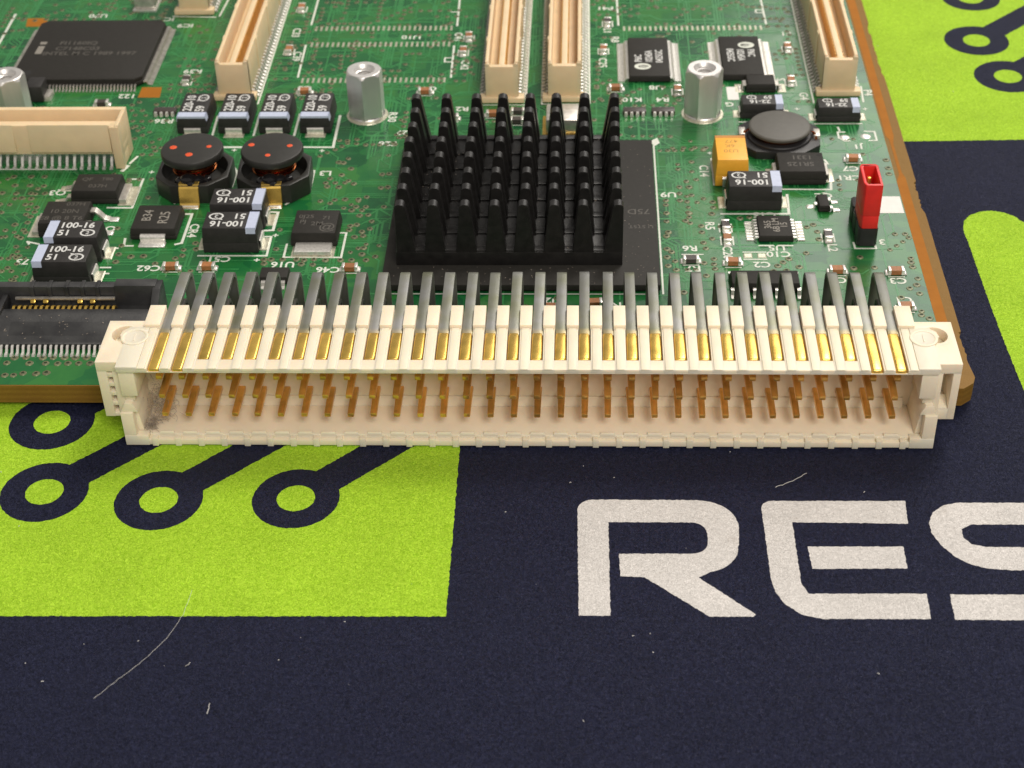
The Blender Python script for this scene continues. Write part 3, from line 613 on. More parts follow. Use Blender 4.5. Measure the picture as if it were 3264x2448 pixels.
# ------------------------------------------------------------------ the long pin connector on the front edge
def connector():
    P = 2.54
    xs = [(k-15.5)*P for k in range(32)]
    mb = MB()
    # bottom wall with the toothed front lip
    mb.box(-43.9, 43.9, .55, 6.5, .25, 1.35)
    mb.box(-43.9, 43.9, 0.0, .62, .25, .95)
    for k in range(33):
        x = (k-16)*P
        if -41.5 < x < 41.5: mb.box(x-.33, x+.33, -.10, .72, .12, 1.22)
    for x in xs: mb.box(x-.86, x+.86, .50, .95, .9, 1.62, 0, .1, .1)
    for s in (-1, 1):
        a, b = sorted((s*41.3, s*43.9)); mb.box(a, b, -.05, .9, .2, 1.5)
    # back wall
    mb.box(-43.4, 43.4, 5.95, 6.55, .3, 10.2); mb.box(-43.4, 43.4, 6.5, 8.3, 3.3, 10.2)
    mb.ext_x([(5.5, 1.3), (6.0, 1.3), (6.0, 2.5), (5.8, 2.5)], -41.3, 41.3)
    # top wall: floor of the contact slots, walls between, front bar, rear fingers
    mb.box(-41.0, 41.0, .6, 8.2, 9.7, 9.98)
    for k in range(33):
        x = (k-16)*P
        mb.ext_x([(-.15, 10.42), (1.6, 9.75), (7.25, 9.75), (7.25, 10.86), (-.15, 10.86)], x-.60, x+.60)
        mb.box(x-.42, x+.42, -.22, 7.15, 10.8, 10.98)
        w2 = .66; ex = .45
        mb.box(x-w2-(ex if k == 0 else 0), x+w2+(ex if k == 32 else 0), 7.2, 10.9, 9.0, 11.28)
    mb.ext_x([(-.13, 10.44), (1.55, 9.75), (1.55, 10.84), (-.13, 10.84)], -35.7, 35.7)
    mb.ext_x([(-.12, 10.3), (.5, 9.9), (1.2, 9.9), (1.2, 10.0), (-.12, 10.42)], -43.3, 43.3)
    # rear block under the fingers
    mb.box(-41.6, 41.6, 8.2, 10.4, 3.4, 9.4)
    for s in (-1, 1):
        X = lambda a, b: sorted((s*a, s*b))
        a, b = X(40.64+.5, 43.35); mb.ext_x([(-.12, 10.4), (1.6, 9.75), (7.25, 9.75), (7.25, 10.95), (-.12, 10.95)], a, b)          # cover plate over the flange
        # end wall of the shroud
        a, b = X(42.55, 43.9); mb.box(a, b, 0.0, 6.5, .25, 4.6)
        mb.ext_y([(s*42.0, 4.6), (s*43.85, 4.6), (s*43.3, 5.8), (s*42.5, 5.8)] if s > 0 else [(s*43.85, 4.6), (s*42.0, 4.6), (s*42.5, 5.8), (s*43.3, 5.8)], .25, 6.2)
        mb.ext_y([(s*41.9, 1.3), (s*42.7, 1.3), (s*42.7, 4.4), (s*42.3, 4.4)] if s > 0 else [(s*42.7, 1.3), (s*41.9, 1.3), (s*42.3, 4.4), (s*42.7, 4.4)], 1.0, 6.2)
        a, b = X(41.6, 43.3); mb.box(a, b, .15, 6.2, 6.9, 10.1)
        a, b = X(42.2, 43.3); mb.box(a, b, .9, 6.2, 5.7, 7.0)
        # flange block
        # front face pieces around the openings
        if s > 0:
            mb.box(43.3, 43.95, .9, 7.5, 3.5, 9.7); mb.box(45.0, 45.8, .9, 8.44, 3.5, 9.7)
            mb.box(43.9, 45.05, .9, 8.4, 3.5, 4.9); mb.box(43.9, 45.05, 4.0, 8.4, 4.8, 9.6); mb.ext_x([(.9, 4.85), (2.6, 4.85), (2.6, 5.6)], 43.95, 45.0)
        else:
            mb.box(-45.8, -44.75, .9, 8.44, 3.5, 9.7); mb.box(-44.15, -43.3, .9, 7.5, 3.5, 9.7); mb.box(-44.8, -44.1, 2.6, 8.4, 3.5, 9.6)
            for z in (3.5, 5.0, 6.35, 7.6, 8.85): mb.box(-44.8, -44.1, .95, 2.7, z, z+.5)
        hx, hy = s*43.6, 6.0
        hole = [(hx+1.45*math.cos(t*math.pi/10), hy+1.45*math.sin(t*math.pi/10)) for t in range(20)]
        if s > 0: outer = [(41.5, .9), (45.8, .9), (45.8, 8.44), (41.5, 8.44)]
        else: outer = [(-45.8, .9), (-41.5, .9), (-41.5, 8.44), (-45.8, 8.44)]
        mb.prism(outer, 9.65, 10.9, 0, [hole])
        # cover plate with cut corner and round boss
        cp = [(s*41.1, -.1), (s*43.4, -.1), (s*43.4, 5.2), (s*44.1, 5.6), (s*43.9, 6.5), (s*43.1, 7.2), (s*41.1, 7.2)]
        mb.prism(cp if s > 0 else list(reversed(cp)), 10.6, 11.0)
        mb.rev(s*42.4, 5.3, [(1.5, 10.9), (1.5, 11.06), (1.42, 11.1), (1.2, 11.1), (1.15, 11.03)], 26)
        mb.box(s*42.35-.07, s*42.35+.07, 4.6, 5.9, 11.02, 11.10)
    hb = build(mb, 'backplane_connector', 'cream', BOARD, (0, 4, .2), bevel=.09, seg=2)
    hb['label'] = 'long cream plastic pin connector along the front edge'
    # dark blocks on the back wall, painting the shade inside keying windows
    for x in (40.9, -40.9):
        mb = MB(); mb.box(x-.55, x+.55, 5.86, 5.97, 6.4, 9.5); build(mb, 'keying_window_shade', 'dark', hb, (x, 5.9, 8))
    # gold contacts lying in the top slots (long ones at both ends)
    def blade(y0):
        mb = MB(); mb.box(-.6, .6, y0, 6.6, 10.05, 10.78)
        return mb
    b_long = build(blade(.0), 'contact', 'gold', hb, (0, 0, 0), bevel=.24, seg=3)
    b_short = build(blade(1.85), 'contact', 'gold', hb, (0, 0, 0), bevel=.24, seg=3)
    mb = MB()
    arcp = [(19.0-1.3+1.3*math.sin(math.radians(a)), 9.15+1.3*math.cos(math.radians(a))) for a in (0, 15, 30, 45, 60, 75, 90)]
    mb.ribx([(6.1, 10.45)]+arcp+[(19.02, 3.0)], .55, -.58, .58)
    tl = build(mb, 'contact_tail', 'tail', hb, (0, 0, 0), bevel=.08, seg=2)
    leads = []
    for yb, zr in ((16.4, 8.52), (14.0, 5.98), (11.6, 4.2)):
        mb = MB(); mb.ribx([(8.4, zr), (yb-1.0, zr), (yb-.3, zr-.3), (yb, zr-1.0), (yb, 3.0)], .5, -.32, .32)
        leads.append(build(mb, 'lead', 'rlead', hb, (0, 0, 0), bevel=.06, seg=1))
    mb = MB(); mb.box(-.41, .41, 1.3, 6.2, -.34, .34)
    for v in range(len(mb.v)):
        x, y, z = mb.v[v]
        if y < 2: mb.v[v] = (x*.82, y, z*.82)
    pin = build(mb, 'pin', 'brass', hb, (0, 0, 0), bevel=.08, seg=2)
    first = set()
    def inst(o, x, z=0.0):
        jx = rnd.uniform(-.03, .03)
        if o.name not in first:
            first.add(o.name); put(o, (x+jx, 0, z)); return o
        return dup(o, (x+jx, 0, z))
    for k, x in enumerate(xs):
        inst(b_long if k in (0, 1, 30, 31) else b_short, x)
        t = inst(tl, x); t.rotation_euler.z = math.radians(rnd.uniform(-.3, .3)); t.location.y += rnd.uniform(-.006, .006); t.location.z += rnd.uniform(-.004, .004)
        for z in (8.52, 5.98, 3.44):
            p = inst(pin, x, z); p.rotation_euler.z = math.radians(rnd.uniform(-.8, .8)); p.rotation_euler.x = math.radians(rnd.uniform(-.8, .8))
        for l in leads: inst(l, x)
    return hb
CONN = connector()

# grey dust caught in the left end of the connector
def dust_tuft():
    mb = MB()
    for i in range(420):
        c = Vector((rnd.gauss(-40.6, .7), rnd.uniform(2.2, 6.8), 0)); c.z = 1.5+abs(rnd.gauss(0, 1.6))
        if rnd.random() < .3: c = Vector((rnd.uniform(-41.6, -41.0), rnd.uniform(.9, 3), 1.45+rnd.uniform(0, .4)))
        d = Vector((rnd.uniform(-1, 1), rnd.uniform(-1, 1), rnd.uniform(-.6, .8)))
        e = Vector((rnd.uniform(-1, 1), rnd.uniform(-1, 1), rnd.uniform(-.5, .8)))
        pts = []
        for t in range(5):
            q = c+d*(t*.28)+e*((t-2)**2*.07); q.x = max(-41.8, q.x); q.z = max(1.42, q.z); pts.append(tuple(q))
        mb.tube(pts, rnd.uniform(.008, .022), 3)
    o = build(mb, 'dust', 'dust', org=(-41, 4, 1.4), smooth=True)
    tag(o, 'grey dust fluff caught inside the left end of the cream connector', 'dust', kind='stuff')
dust_tuft()

# ------------------------------------------------------------------ big chip with heat sink
def heat_sink():
    mb = MB(); mb.box(-18.0, 15.45, 24.75, 59.1, ZB+.35, 4.4); mb.box(-17.0, 14.5, 25.7, 58, ZB+.03, ZB+.4, 1)  # second box: shade under the package built as a dark block
    p = build(mb, 'processor_package', ['chip', 'dark'], BOARD, (-1.3, 42, ZB), bevel=.1)
    for t, x, y, s in (('75D', 13.2, 41.0, 1.2), ('U 5T5T', 13.4, 37.5, .7)):
        mb = MB(); mb.text(t, x, y, 4.405, s, 180, 0); build(mb, 'print', 'ink3', p)
    mb = MB(); mb.box(-16.4, 10.95, 28.9, 57.2, 4.4, 6.3)
    for i in range(8):   # low ribs that join the pins of a row
        y = 29.4+i*3.82
        mb.box(-16.3, 10.85, y-.35, y+.7, 6.2, 6.48)
    h = build(mb, 'heat_sink', 'sink', BOARD, (-2.7, 43, 4.4), bevel=.08)
    h['label'] = 'black square pin-fin heat sink'
    n = 10; prof = []
    zt, zb = 13.0, 6.2
    def fin(wl, wr):
        top = [(.62*math.cos(math.radians(a)), zt-.5+.5*math.sin(math.radians(a))) for a in range(15, 180, 15)]
        poly = [(-wl, zb), (wr, zb), (.62+(wr-.62)*.86, zb+.9), (.62, zt-.5)]+top+[(-.62, zt-.5), (-.62-(wl-.62)*.86, zb+.9)]
        mb = MB(); mb.ext_y(poly, 0, 1.5)
        mb.v = [(x, y-(.25 if y > 1 else 0)*(z-zb)/(zt-zb), z) for x, y, z in mb.v]
        return build(mb, 'fin', 'sink', h, (0, 0, 0), bevel=.045, seg=1)
    proto = {}
    cols = [-15.6, -11.6, -7.85, -4.3, -.8, 2.75, 6.3, 10.25]
    for i in range(8):
        for j, x in enumerate(cols):
            loc = (x+rnd.uniform(-.04, .04), 28.92+i*3.75, 0)
            key = 0 if j == 0 else 2 if j == 7 else 1
            if key not in proto: o = proto[key] = put(fin(*((.7, 1.65), (1.28, 1.28), (1.65, .65))[key]), loc)
            else: o = dup(proto[key], loc)
            o.rotation_euler.y = math.radians(rnd.uniform(-.5, .5))
heat_sink()

# ------------------------------------------------------------------ helpers for marked parts
def qmark(mb, x, y, z, r, rot, m=0):
    a = math.radians(rot)
    def T(px, py): return (x+px*math.cos(a)-py*math.sin(a), y+px*math.sin(a)+py*math.cos(a))
    n = 20
    for i in range(n):
        t0, t1 = 2*math.pi*i/n, 2*math.pi*(i+1)/n
        mb.sheet([T(r*1.25*math.cos(t0), r*math.sin(t0)), T(r*1.25*math.cos(t1), r*math.sin(t1)), T(r*.95*math.cos(t1), r*.72*math.sin(t1)), T(r*.95*math.cos(t0), r*.72*math.sin(t0))], z, m)
    mb.sheet([T(-r*1.2, r*1.1), T(-r*.95, r*.45), T(-r*.4, r*.9)], z, m)
    mb.text('2', x, y, z, r*.95, rot, m)

def tantalum(name, L, W, H, line, sub, band=1.25):
    """moulded capacitor, band at -x, text reading along +x; local origin at the foot centre"""
    mb = MB(); h1 = H*.42
    mb.box(-L/2, L/2, -W/2, W/2, .12, h1)
    mb.box(-L/2, L/2, -W/2, W/2, h1, H, 0, .16, .2)
    body = build(mb, name, 'black', BOARD, (0, 0, 0), bevel=.08)
    ORG[body.name] = Vector()
    mb = MB(); b0 = -L/2+.14
    z = H+.012
    mb.box(b0-.01, b0+band, -W/2+.17, W/2-.17, H-.3, z)
    mb.ext_x([(-W/2+.05, H-.75), (-W/2+.17, z), (-W/2+.3, z), (-W/2+.3, H-.75)], b0+.02, b0+band, 0)
    mb.ext_x([(W/2-.05, H-.75), (W/2-.17, z), (W/2-.3, z), (W/2-.3, H-.75)], b0+.02, b0+band, 0)
    bd = build(mb, 'polarity_band', 'band', body); ORG[bd.name] = Vector()
    mb = MB(); tz = H+.008
    span = L-band-.9; cx = -L/2+band+.35+span/2
    th = W*.29
    mb.text(line, cx-.05, W*.21, tz, th, 0, 0, .92 if len(line) > 5 else 1.0, True)
    mb.text(sub, -L/2+band+.4+.75, -W*.2, tz, th, 0, 0, .95, True)
    qmark(mb, L/2-1.5, -W*.2, tz, th*.62, 0)
    pr = build(mb, 'print', 'ink', body)
    for s in (-1, 1):
        mb = MB(); mb.riby([(s*L/2, H*.36), (s*(L/2+.12), H*.36), (s*(L/2+.2), H*.28), (s*(L/2+.16), .14), (s*(L/2-.6), .08)], .14, -W*.27, W*.27)
        build(mb, 'terminal', 'solder', body, bevel=.03, seg=1)
        mb = MB(); mb.box(s*(L/2+.25)-.75, s*(L/2+.25)+.75, -W*.33, W*.33, .03, .12, 0, .15, .12)
        build(mb, 'solder_pad', 'pad', body)
    return body


def place_caps():
    d = tantalum('tantalum_capacitor', 7.0, 4.3, 2.72, '220-10', '59')
    xs = (-47.85, -42.1, -36.45, -30.75)
    put(d, (xs[0], 66.5, ZB), 90)
    for x in xs[1:]: dup(d, (x, 66.5, ZB), 90)
    e = tantalum('tantalum_capacitor', 6.9, 4.2, 3.6, '100-16', '51', 1.2)
    put(e, (-37.5, 35.4, ZB), 180); dup(e, (-37.55, 40.95, ZB), 180); dup(e, (27.95, 45.0, ZB), 180)
    g = dup(e, (-56.85, 28.0, ZB), 0); dup(e, (-56.75, 33.35, ZB), 0)
    c = tantalum('tantalum_capacitor', 5.9, 3.1, 2.3, '22-16', '59', 1.0)
    put(c, (30.95, 68.2, ZB), 180); dup(c, (41.3, 67.2, ZB), 180)
place_caps()

def yellow_cap():
    mb = MB(); mb.box(-2.15, 2.15, -3.45, 3.45, .15, 1.7, 0, -.0, 0); mb.box(-2.15, 2.15, -3.45, 3.45, 1.7, 3.9, 0, .18, .3)
    b = build(mb, 'tantalum_capacitor', 'yellow', BOARD, (0, 0, 0), bevel=.09); ORG[b.name] = Vector()
    b['label'] = 'yellow tantalum capacitor'
    mb = MB(); mb.box(-1.95, 1.95, 2.5, 3.12, 3.5, 3.91); build(mb, 'polarity_band', 'yellow_d', b)
    for t, x, y in (('477', .1, 1.6), ('6K', -.2, .4), ('U30', -.1, -.9)): mb = MB(); mb.text(t, x, y, 3.908, .82, 180); build(mb, 'print', 'ink4', b)
    for s in (-1, 1):
        mb = MB(); mb.ribx([(s*3.45, 1.5), (s*3.6, 1.3), (s*3.58, .12), (s*2.9, .08)], .16, -1.2, 1.2); build(mb, 'terminal', 'solder', b)
    put(b, (25.5, 52.3, ZB), 0)
yellow_cap()

def octo(cx, cy, rx, ry, cut):
    return [(cx-rx+cut, cy-ry), (cx+rx-cut, cy-ry), (cx+rx, cy-ry+cut), (cx+rx, cy+ry-cut), (cx+rx-cut, cy+ry), (cx-rx+cut, cy+ry), (cx-rx, cy+ry-cut), (cx-rx, cy-ry+cut)]

def inductors():
    """drum core in an open octagonal cup, three red dots on the lid"""
    def make(dots):
        mb = MB()
        inner = [(4.3*math.cos(2*math.pi*i/36), 4.3*math.sin(2*math.pi*i/36)) for i in range(36)]
        mb.prism(octo(0, 0, 4.75, 4.75, 2.3), .05, 2.75, 0, [inner]); mb.prism(octo(0, 0, 4.7, 4.7, 2.3), .03, .6)
        b = build(mb, 'inductor', 'ferrite', BOARD, (0, 0, 0), bevel=.12, seg=2); ORG[b.name] = Vector()
        mb = MB(); mb.rev(0, 0, [(3.3, .5), (3.3, .95), (1.9, 1.1), (1.9, 4.5), (4.0, 4.65), (4.08, 4.85), (4.08, 5.35), (3.95, 5.58), (3.8, 5.63)], 44)
        d = build(mb, 'core', 'ferrite', b, smooth=True)
        mb = MB()
        for i in range(4):
            z = 2.5+i*.48
            mb.rev(0, 0, [(2.6, z), (2.85, z+.12), (2.85, z+.32), (2.6, z+.45)], 36)
        build(mb, 'winding', 'copper', b, smooth=True)
        mb = MB()
        for x, y, r in dots: mb.rev(x, y, [(r, 5.635), (r*.9, 5.65)], 16)
        build(mb, 'paint_dot', 'reddot', b, smooth=True)
        mb = MB(); mb.ribx([(-3.9, 2.85), (-4.5, 2.75), (-4.85, 2.4), (-5.25, .6), (-5.5, .2), (-6.0, .12)], .22, -1.3, 1.3)
        build(mb, 'terminal', 'gold', b, bevel=.05, seg=1)
        mb = MB(); mb.box(-1.25, 1.25, -6.1, -5.1, .03, .34, 0, .1, .25); build(mb, 'solder_pad', 'solder', b, bevel=.08)
        mb = MB()
        for k in range(5):
            x, y, z, r = ((-.2, -3.4, 2.7, 1.2), (-1.1, -3.2, 2.4, 1.0), (.9, -3.1, 2.6, .95), (2.0, -2.8, 2.6, .7), (.2, -4.0, 2.5, .8))[k]
            mb.rev(x, y, [(r*.5, z-r*.8), (r*.92, z-r*.4), (r, z), (r*.85, z+r*.45), (r*.45, z+r*.75), (r*.1, z+r*.82)], 12)
        build(mb, 'glue_blob', 'glue', b, smooth=True)
        return b
    a = make([(-2.45, .15, .47), (2.2, .35, .35), (-.05, -1.7, .48)]); put(a, (-44.75, 49.6, ZB), 0)
    c = make([(-2.75, .9, .42), (2.3, .4, .38), (-.35, -1.9, .36)]); put(c, (-34.25, 49.6, ZB), 3)
    # flat grey drum choke on the right
    mb = MB(); mb.prism(octo(0, 0, 5.4, 4.6, 2.2), .05, 1.25); mb.rev(0, 0, [(4.4, 1.2), (4.3, 1.6), (3.5, 1.7)], 40)
    b = build(mb, 'inductor', 'black2', BOARD, (0, 0, 0), bevel=.12); ORG[b.name] = Vector()
    b['label'] = 'flat grey drum choke'
    mb = MB(); mb.rev(0, 0, [(2.2, 1.4), (2.2, 2.1), (4.0, 2.2), (4.15, 2.35), (4.15, 2.62), (4.0, 2.76), (3.85, 2.8)], 48); build(mb, 'core', 'ferrite_g', b, smooth=True)
    mb = MB(); mb.rev(0, 0, [(3.4, 1.65), (3.5, 1.8), (3.5, 2.05), (3.4, 2.2)], 36); build(mb, 'winding', 'copper', b, smooth=True)
    for s in (-1, 1):
        mb = MB(); mb.box(s*5.0-.5, s*5.0+.5, -.9, 1.2, .1, 1.75, 0, .08, .1); build(mb, 'terminal', 'lead', b, bevel=.06)
        mb = MB(); mb.tube([(s*3.3, .6, 1.9), (s*4.0, .3, 1.95), (s*4.6, -.2, 1.8), (s*4.9, -.8, 1.4), (s*5.0, -1.2, .9)], .2, 8); build(mb, 'wire', 'copper', b, smooth=True)
        mb = MB(); mb.rev(s*5.0, -1.3, [(.55, .1), (.5, .5), (.3, .85), (.1, .95)], 14); build(mb, 'solder_joint', 'solder', b, smooth=True)
    put(b, (32.6, 60.2, ZB), -3)
inductors()

def power_parts():
    def dpak(name, X, Y, Z, mat='chip', txt=(), rot=0, ink='ink3', bevel=.12):
        mb = MB(); mb.box(-X/2, X/2, -Y/2, Y/2, .2, Z*.45); mb.box(-X/2, X/2, -Y/2, Y/2, Z*.45, Z, 0, .18, .18)
        b = build(mb, name, mat, BOARD, (0, 0, 0), bevel=bevel); ORG[b.name] = Vector()
        if txt:
            for t, x, y, s in txt: mb = MB(); mb.text(t, x, y, Z+.008, s, rot, 0, 1, False); build(mb, 'print', ink, b)
        return b
    def part(b, mb, nm, mat, bevel=.05): return build(mb, nm, mat, b, bevel=bevel, seg=1)
    # transistor with tab to the right
    b = dpak('power_transistor', 6.2, 4.6, 2.1, txt=(('037H', .3, -.9, .8), ('QF', -1.4, .7, .8), ('T80', 1.2, .8, .7)))
    mb = MB(); mb.box(3.0, 4.05, -2.1, 2.0, .12, .75, 0, .05, .05); part(b, mb, 'tab', 'lead')
    mb = MB(); mb.box(2.9, 5.0, -2.5, 2.2, .03, .13); part(b, mb, 'solder_pad', 'pad')
    for y in (1.7, -1.6):
        mb = MB(); mb.riby([(-3.0, 1.0), (-3.6, .95), (-4.0, .3), (-4.9, .14)], .3, y-.45, y+.45); part(b, mb, 'lead', 'lead')
        mb = MB(); mb.box(-5.6, -4.0, y-.65, y+.65, .03, .16, 0, .1, .1); part(b, mb, 'solder_pad', 'pad')
    put(b, (-57.25, 46.9, ZB))
    # transistor with tab to the left
    b = dpak('power_transistor', 6.0, 5.6, 2.2, txt=(('037H', 1.0, 1.9, .8), ('10 20N', .0, .2, .9), ('E8 @ 8 T6', -.1, -1.5, .9)))
    mb = MB(); mb.box(-4.0, -2.9, -2.3, 2.2, .12, .7, 0, .05, .05); part(b, mb, 'tab', 'lead')
    mb = MB(); mb.box(-4.6, -2.9, -2.6, 2.4, .03, .13); part(b, mb, 'solder_pad', 'pad')
    for y in (1.5, -1.7):
        mb = MB(); mb.riby([(2.9, 1.5), (3.5, 1.55), (4.0, 1.0), (4.5, .35), (5.2, .16)], .32, y-.5, y+.5); part(b, mb, 'lead', 'lead')
        mb = MB(); mb.box(4.3, 6.4, y-.55, y+.55, .03, .3, 0, .15, .15); part(b, mb, 'solder_pad', 'solder', .1)
    put(b, (-59.65, 39.5, ZB))
    # square diode with front terminal
    b = dpak('diode', 5.9, 5.9, 1.75, txt=(('R25', 1.0, -.2, 1.3), ('B34', -1.2, .3, 1.2)), rot=90, ink='ink2', bevel=.15)
    mb = MB(); mb.ribx([(-2.7, .95), (-3.2, .95), (-3.35, .75), (-3.35, .2), (-4.2, .12)], .22, -1.6, 1.6); part(b, mb, 'terminal', 'solder')
    mb = MB(); mb.box(-1.75, 1.75, -4.6, -3.3, .03, .3, 0, .15, .2); part(b, mb, 'solder_pad', 'solder', .1)
    put(b, (-47.85, 39.1, ZB))
    # transistor with the wide bright tab at the front
    b = dpak('power_transistor', 5.8, 5.7, 2.05, txt=(('0J25', -1.3, 1.0, .8), ('PJ', -1.6, -.2, .8), ('71', 1.2, .8, .8), ('2M', .2, -.5, .9), ('@', 1.6, -1.4, 1.5)), rot=0)
    mb = MB(); mb.box(-2.35, 2.35, -4.9, -2.7, .1, .75, 0, .06, .06); part(b, mb, 'tab', 'solder', .1)
    mb = MB(); mb.box(-2.7, 2.7, -5.15, -2.7, .03, .11); part(b, mb, 'solder_pad', 'pad')
    put(b, (-27.3, 37.5, ZB))
    # black rectifier right of the yellow capacitor
    b = dpak('diode', 6.3, 5.2, 2.15, txt=(('SR125', -.1, -.6, 1.0), ('1331', .2, 1.1, 1.0)), rot=180, ink='ink3')
    for s in (-1, 1):
        mb = MB(); mb.riby([(s*3.1, 1.1), (s*3.5, 1.0), (s*3.6, .2), (s*3.0, .1)], .22, -1.5, 1.5); part(b, mb, 'terminal', 'lead')
        mb = MB(); mb.box(*sorted((s*3.0, s*4.4)), -1.7, 1.7, .03, .15, 0, .1, .1); part(b, mb, 'solder_pad', 'pad')
    mb = MB(); mb.rev(2.5, 1.7, [(.32, 2.155), (.28, 2.165)], 14); part(b, mb, 'dimple_shade', 'dark', 0)  # flat dark disc painting the shade of a moulded hollow
    put(b, (34.6, 51.6, ZB))
    # small dark part behind the choke
    b = dpak('diode', 4.2, 3.2, 1.5)
    for s in (-1, 1):
        mb = MB(); mb.riby([(s*2.0, .9), (s*2.5, .85), (s*2.6, .1), (s*3.1, .1)], .2, -.8, .8); part(b, mb, 'terminal', 'lead')
        mb = MB(); mb.box(*sorted((s*2.4, s*3.6)), -1.2, 1.2, .03, .1); part(b, mb, 'solder_pad', 'pad')
    put(b, (31.4, 75.6, ZB))
    mb = MB(); mb.box(26.6, 28.2, 72.2, 76.0, ZB+.04, ZB+.09); build(mb, 'solder_pad', 'silkgreen', LAM, (27, 74, ZB))
    # three-legged transistor
    mb = MB(); mb.box(-.75, .75, -1.5, 1.5, .15, .55); mb.box(-.75, .75, -1.5, 1.5, .55, 1.05, 0, .1, .1)
    b = build(mb, 'transistor', 'chip', BOARD, (0, 0, 0), bevel=.12); ORG[b.name] = Vector()
    for x, y in ((-1, 0), (1, .95), (1, -.95)):
        mb = MB(); mb.riby([(x*.7, .5), (x*1.05, .5), (x*1.2, .1), (x*1.9, .08)], .14, y-.3, y+.3); part(b, mb, 'lead', 'solder', 0)
        mb = MB(); mb.box(*sorted((x*1.1, x*2.1)), y-.38, y+.38, .03, .16, 0, .08, .08); part(b, mb, 'solder_pad', 'solder', .05)
    put(b, (36.75, 44.0, ZB), 2)
    # ten-lead chip U5
    mb = MB(); mb.box(-2.15, 2.15, -2.45, 2.45, .12, .5); mb.box(-2.15, 2.15, -2.45, 2.45, .5, .95, 0, .12, .12)
    b = build(mb, 'chip', 'chip', BOARD, (0, 0, 0), bevel=.07); ORG[b.name] = Vector()
    for t, x, y in (('365', -.9, .2), ('LM', .1, .9), ('6B', .1, -.8), ('15', 1.1, .2)): mb = MB(); mb.text(t, x, y, .956, .9, 90); build(mb, 'print', 'ink2', b)
    for s in (-1, 1):
        for i in range(7):
            y = -1.95+i*.65
            mb = MB(); mb.riby([(s*2.1, .5), (s*2.5, .48), (s*2.75, .12), (s*3.3, .1)], .13, y-.17, y+.17); mb.box(*sorted((s*2.75, s*3.65)), y-.21, y+.21, .03, .2, 0, .1, .06)
            build(mb, 'lead', 'solder', b)
    put(b, (30.1, 38.15, ZB))
    # eight-lead chip behind the connector tails
    mb = MB(); mb.box(-4.1, 4.1, -1.5, 1.5, .15, .75); mb.box(-4.1, 4.1, -1.5, 1.5, .75, 1.4, 0, .15, .15)
    b = build(mb, 'chip', 'chip', BOARD, (0, 0, 0), bevel=.08); ORG[b.name] = Vector()
    for i in range(4):
        for s in (-1, 1):
            x = -3.9+i*2.6
            mb = MB(); mb.ribx([(s*1.45, .75), (s*1.9, .72), (s*2.1, .15), (s*2.8, .12)], .2, x-.22, x+.22); build(mb, 'lead', 'solder', b)
    put(b, (27.85, 26.2, ZB))
    mb = MB(); mb.box(-1.8, 1.8, -1.2, 1.2, .15, 1.1, 0, .1, .1)
    b = build(mb, 'transistor', 'chip', BOARD, (0, 0, 0), bevel=.1); ORG[b.name] = Vector()
    for x in (-1.2, 0, 1.2):
        mb = MB(); mb.ribx([(-1.1, .6), (-1.5, .55), (-1.7, .15), (-2.3, .1)], .2, x-.25, x+.25); build(mb, 'lead', 'solder', b)
    put(b, (-31.2, 27.6, ZB))
power_parts()

# ------------------------------------------------------------------ chips
def quad_chip():
    x0, x1, y0, y1 = -77.3, -57.75, 76.5, 96.0; z = 4.65
    c = 1.0
    poly = [(x0+c, y0), (x1-c, y0), (x1, y0+c), (x1, y1-c), (x1-c, y1), (x0+c, y1), (x0, y1-c), (x0, y0+c)]
    sh = lambda k: [(x+(k if x < -67 else -k), y+(k if y < 86 else -k)) for x, y in poly]
    mb = MB(); mb.prism(poly, ZB+.35, ZB+.85); mb.prism(sh(.12), ZB+.8, z)
    b = build(mb, 'quad_chip', 'chip', BOARD, (-67.5, 86, ZB), bevel=.08)
    b['label'] = 'large square black chip with fine leads on all sides'
    mb = MB(); zz = z+.008
    a = .26
    mb.sheet([(-75.6, 84.7), (-74.6, 84.7), (-74.6, 87.2), (-75.6, 87.2)], zz, 0); mb.sheet([(-75.6, 87.8), (-74.6, 87.8), (-74.6, 88.6), (-75.6, 88.6)], zz, 0)
    build(mb, 'logo', M['ink2'], b)
    for t, x, y in (('FI1160IQ', -69.7, 88.1), ('C7148C03', -69.5, 86.4), ('INTEL M C 1989 1997', -67.3, 84.8)):
        mb = MB(); mb.text(t, x, y, zz, 1.1, 0, 0, 1, True); build(mb, 'print', 'ink3', b)
    mb = MB(); mb.rev(-75.2, 78.6, [(.8, z+.004), (.75, z+.01)], 20); build(mb, 'dimple_shade', 'dark', b)  # dark disc on the top face, shade of a mould mark as colour
    n = 36
    for side in range(4):
        mb = MB()
        for i in range(n):
            t = -(n-1)/2*.5+i*.5
            if side == 0: mb.ribx([(y0+.05, ZB+.62), (y0-.45, ZB+.6), (y0-.62, ZB+.2), (y0-1.25, ZB+.1)], .16, -67.5+t-.12, -67.5+t+.12)
            elif side == 1: mb.ribx([(y1-.05, ZB+.62), (y1+.45, ZB+.6), (y1+.62, ZB+.2), (y1+1.25, ZB+.1)], .16, -67.5+t-.12, -67.5+t+.12)
            elif side == 2: mb.riby([(x1-.05, ZB+.62), (x1+.45, ZB+.6), (x1+.62, ZB+.2), (x1+1.25, ZB+.1)], .16, 86.25+t-.14, 86.25+t+.14)
            else: mb.riby([(x0+.05, ZB+.62), (x0-.45, ZB+.6), (x0-.62, ZB+.2), (x0-1.25, ZB+.1)], .16, 86.25+t-.14, 86.25+t+.14)
        o = build(mb, 'lead_row', 'lead', b, (-67.5, 86, ZB)); tag(o, kind='stuff')
quad_chip()

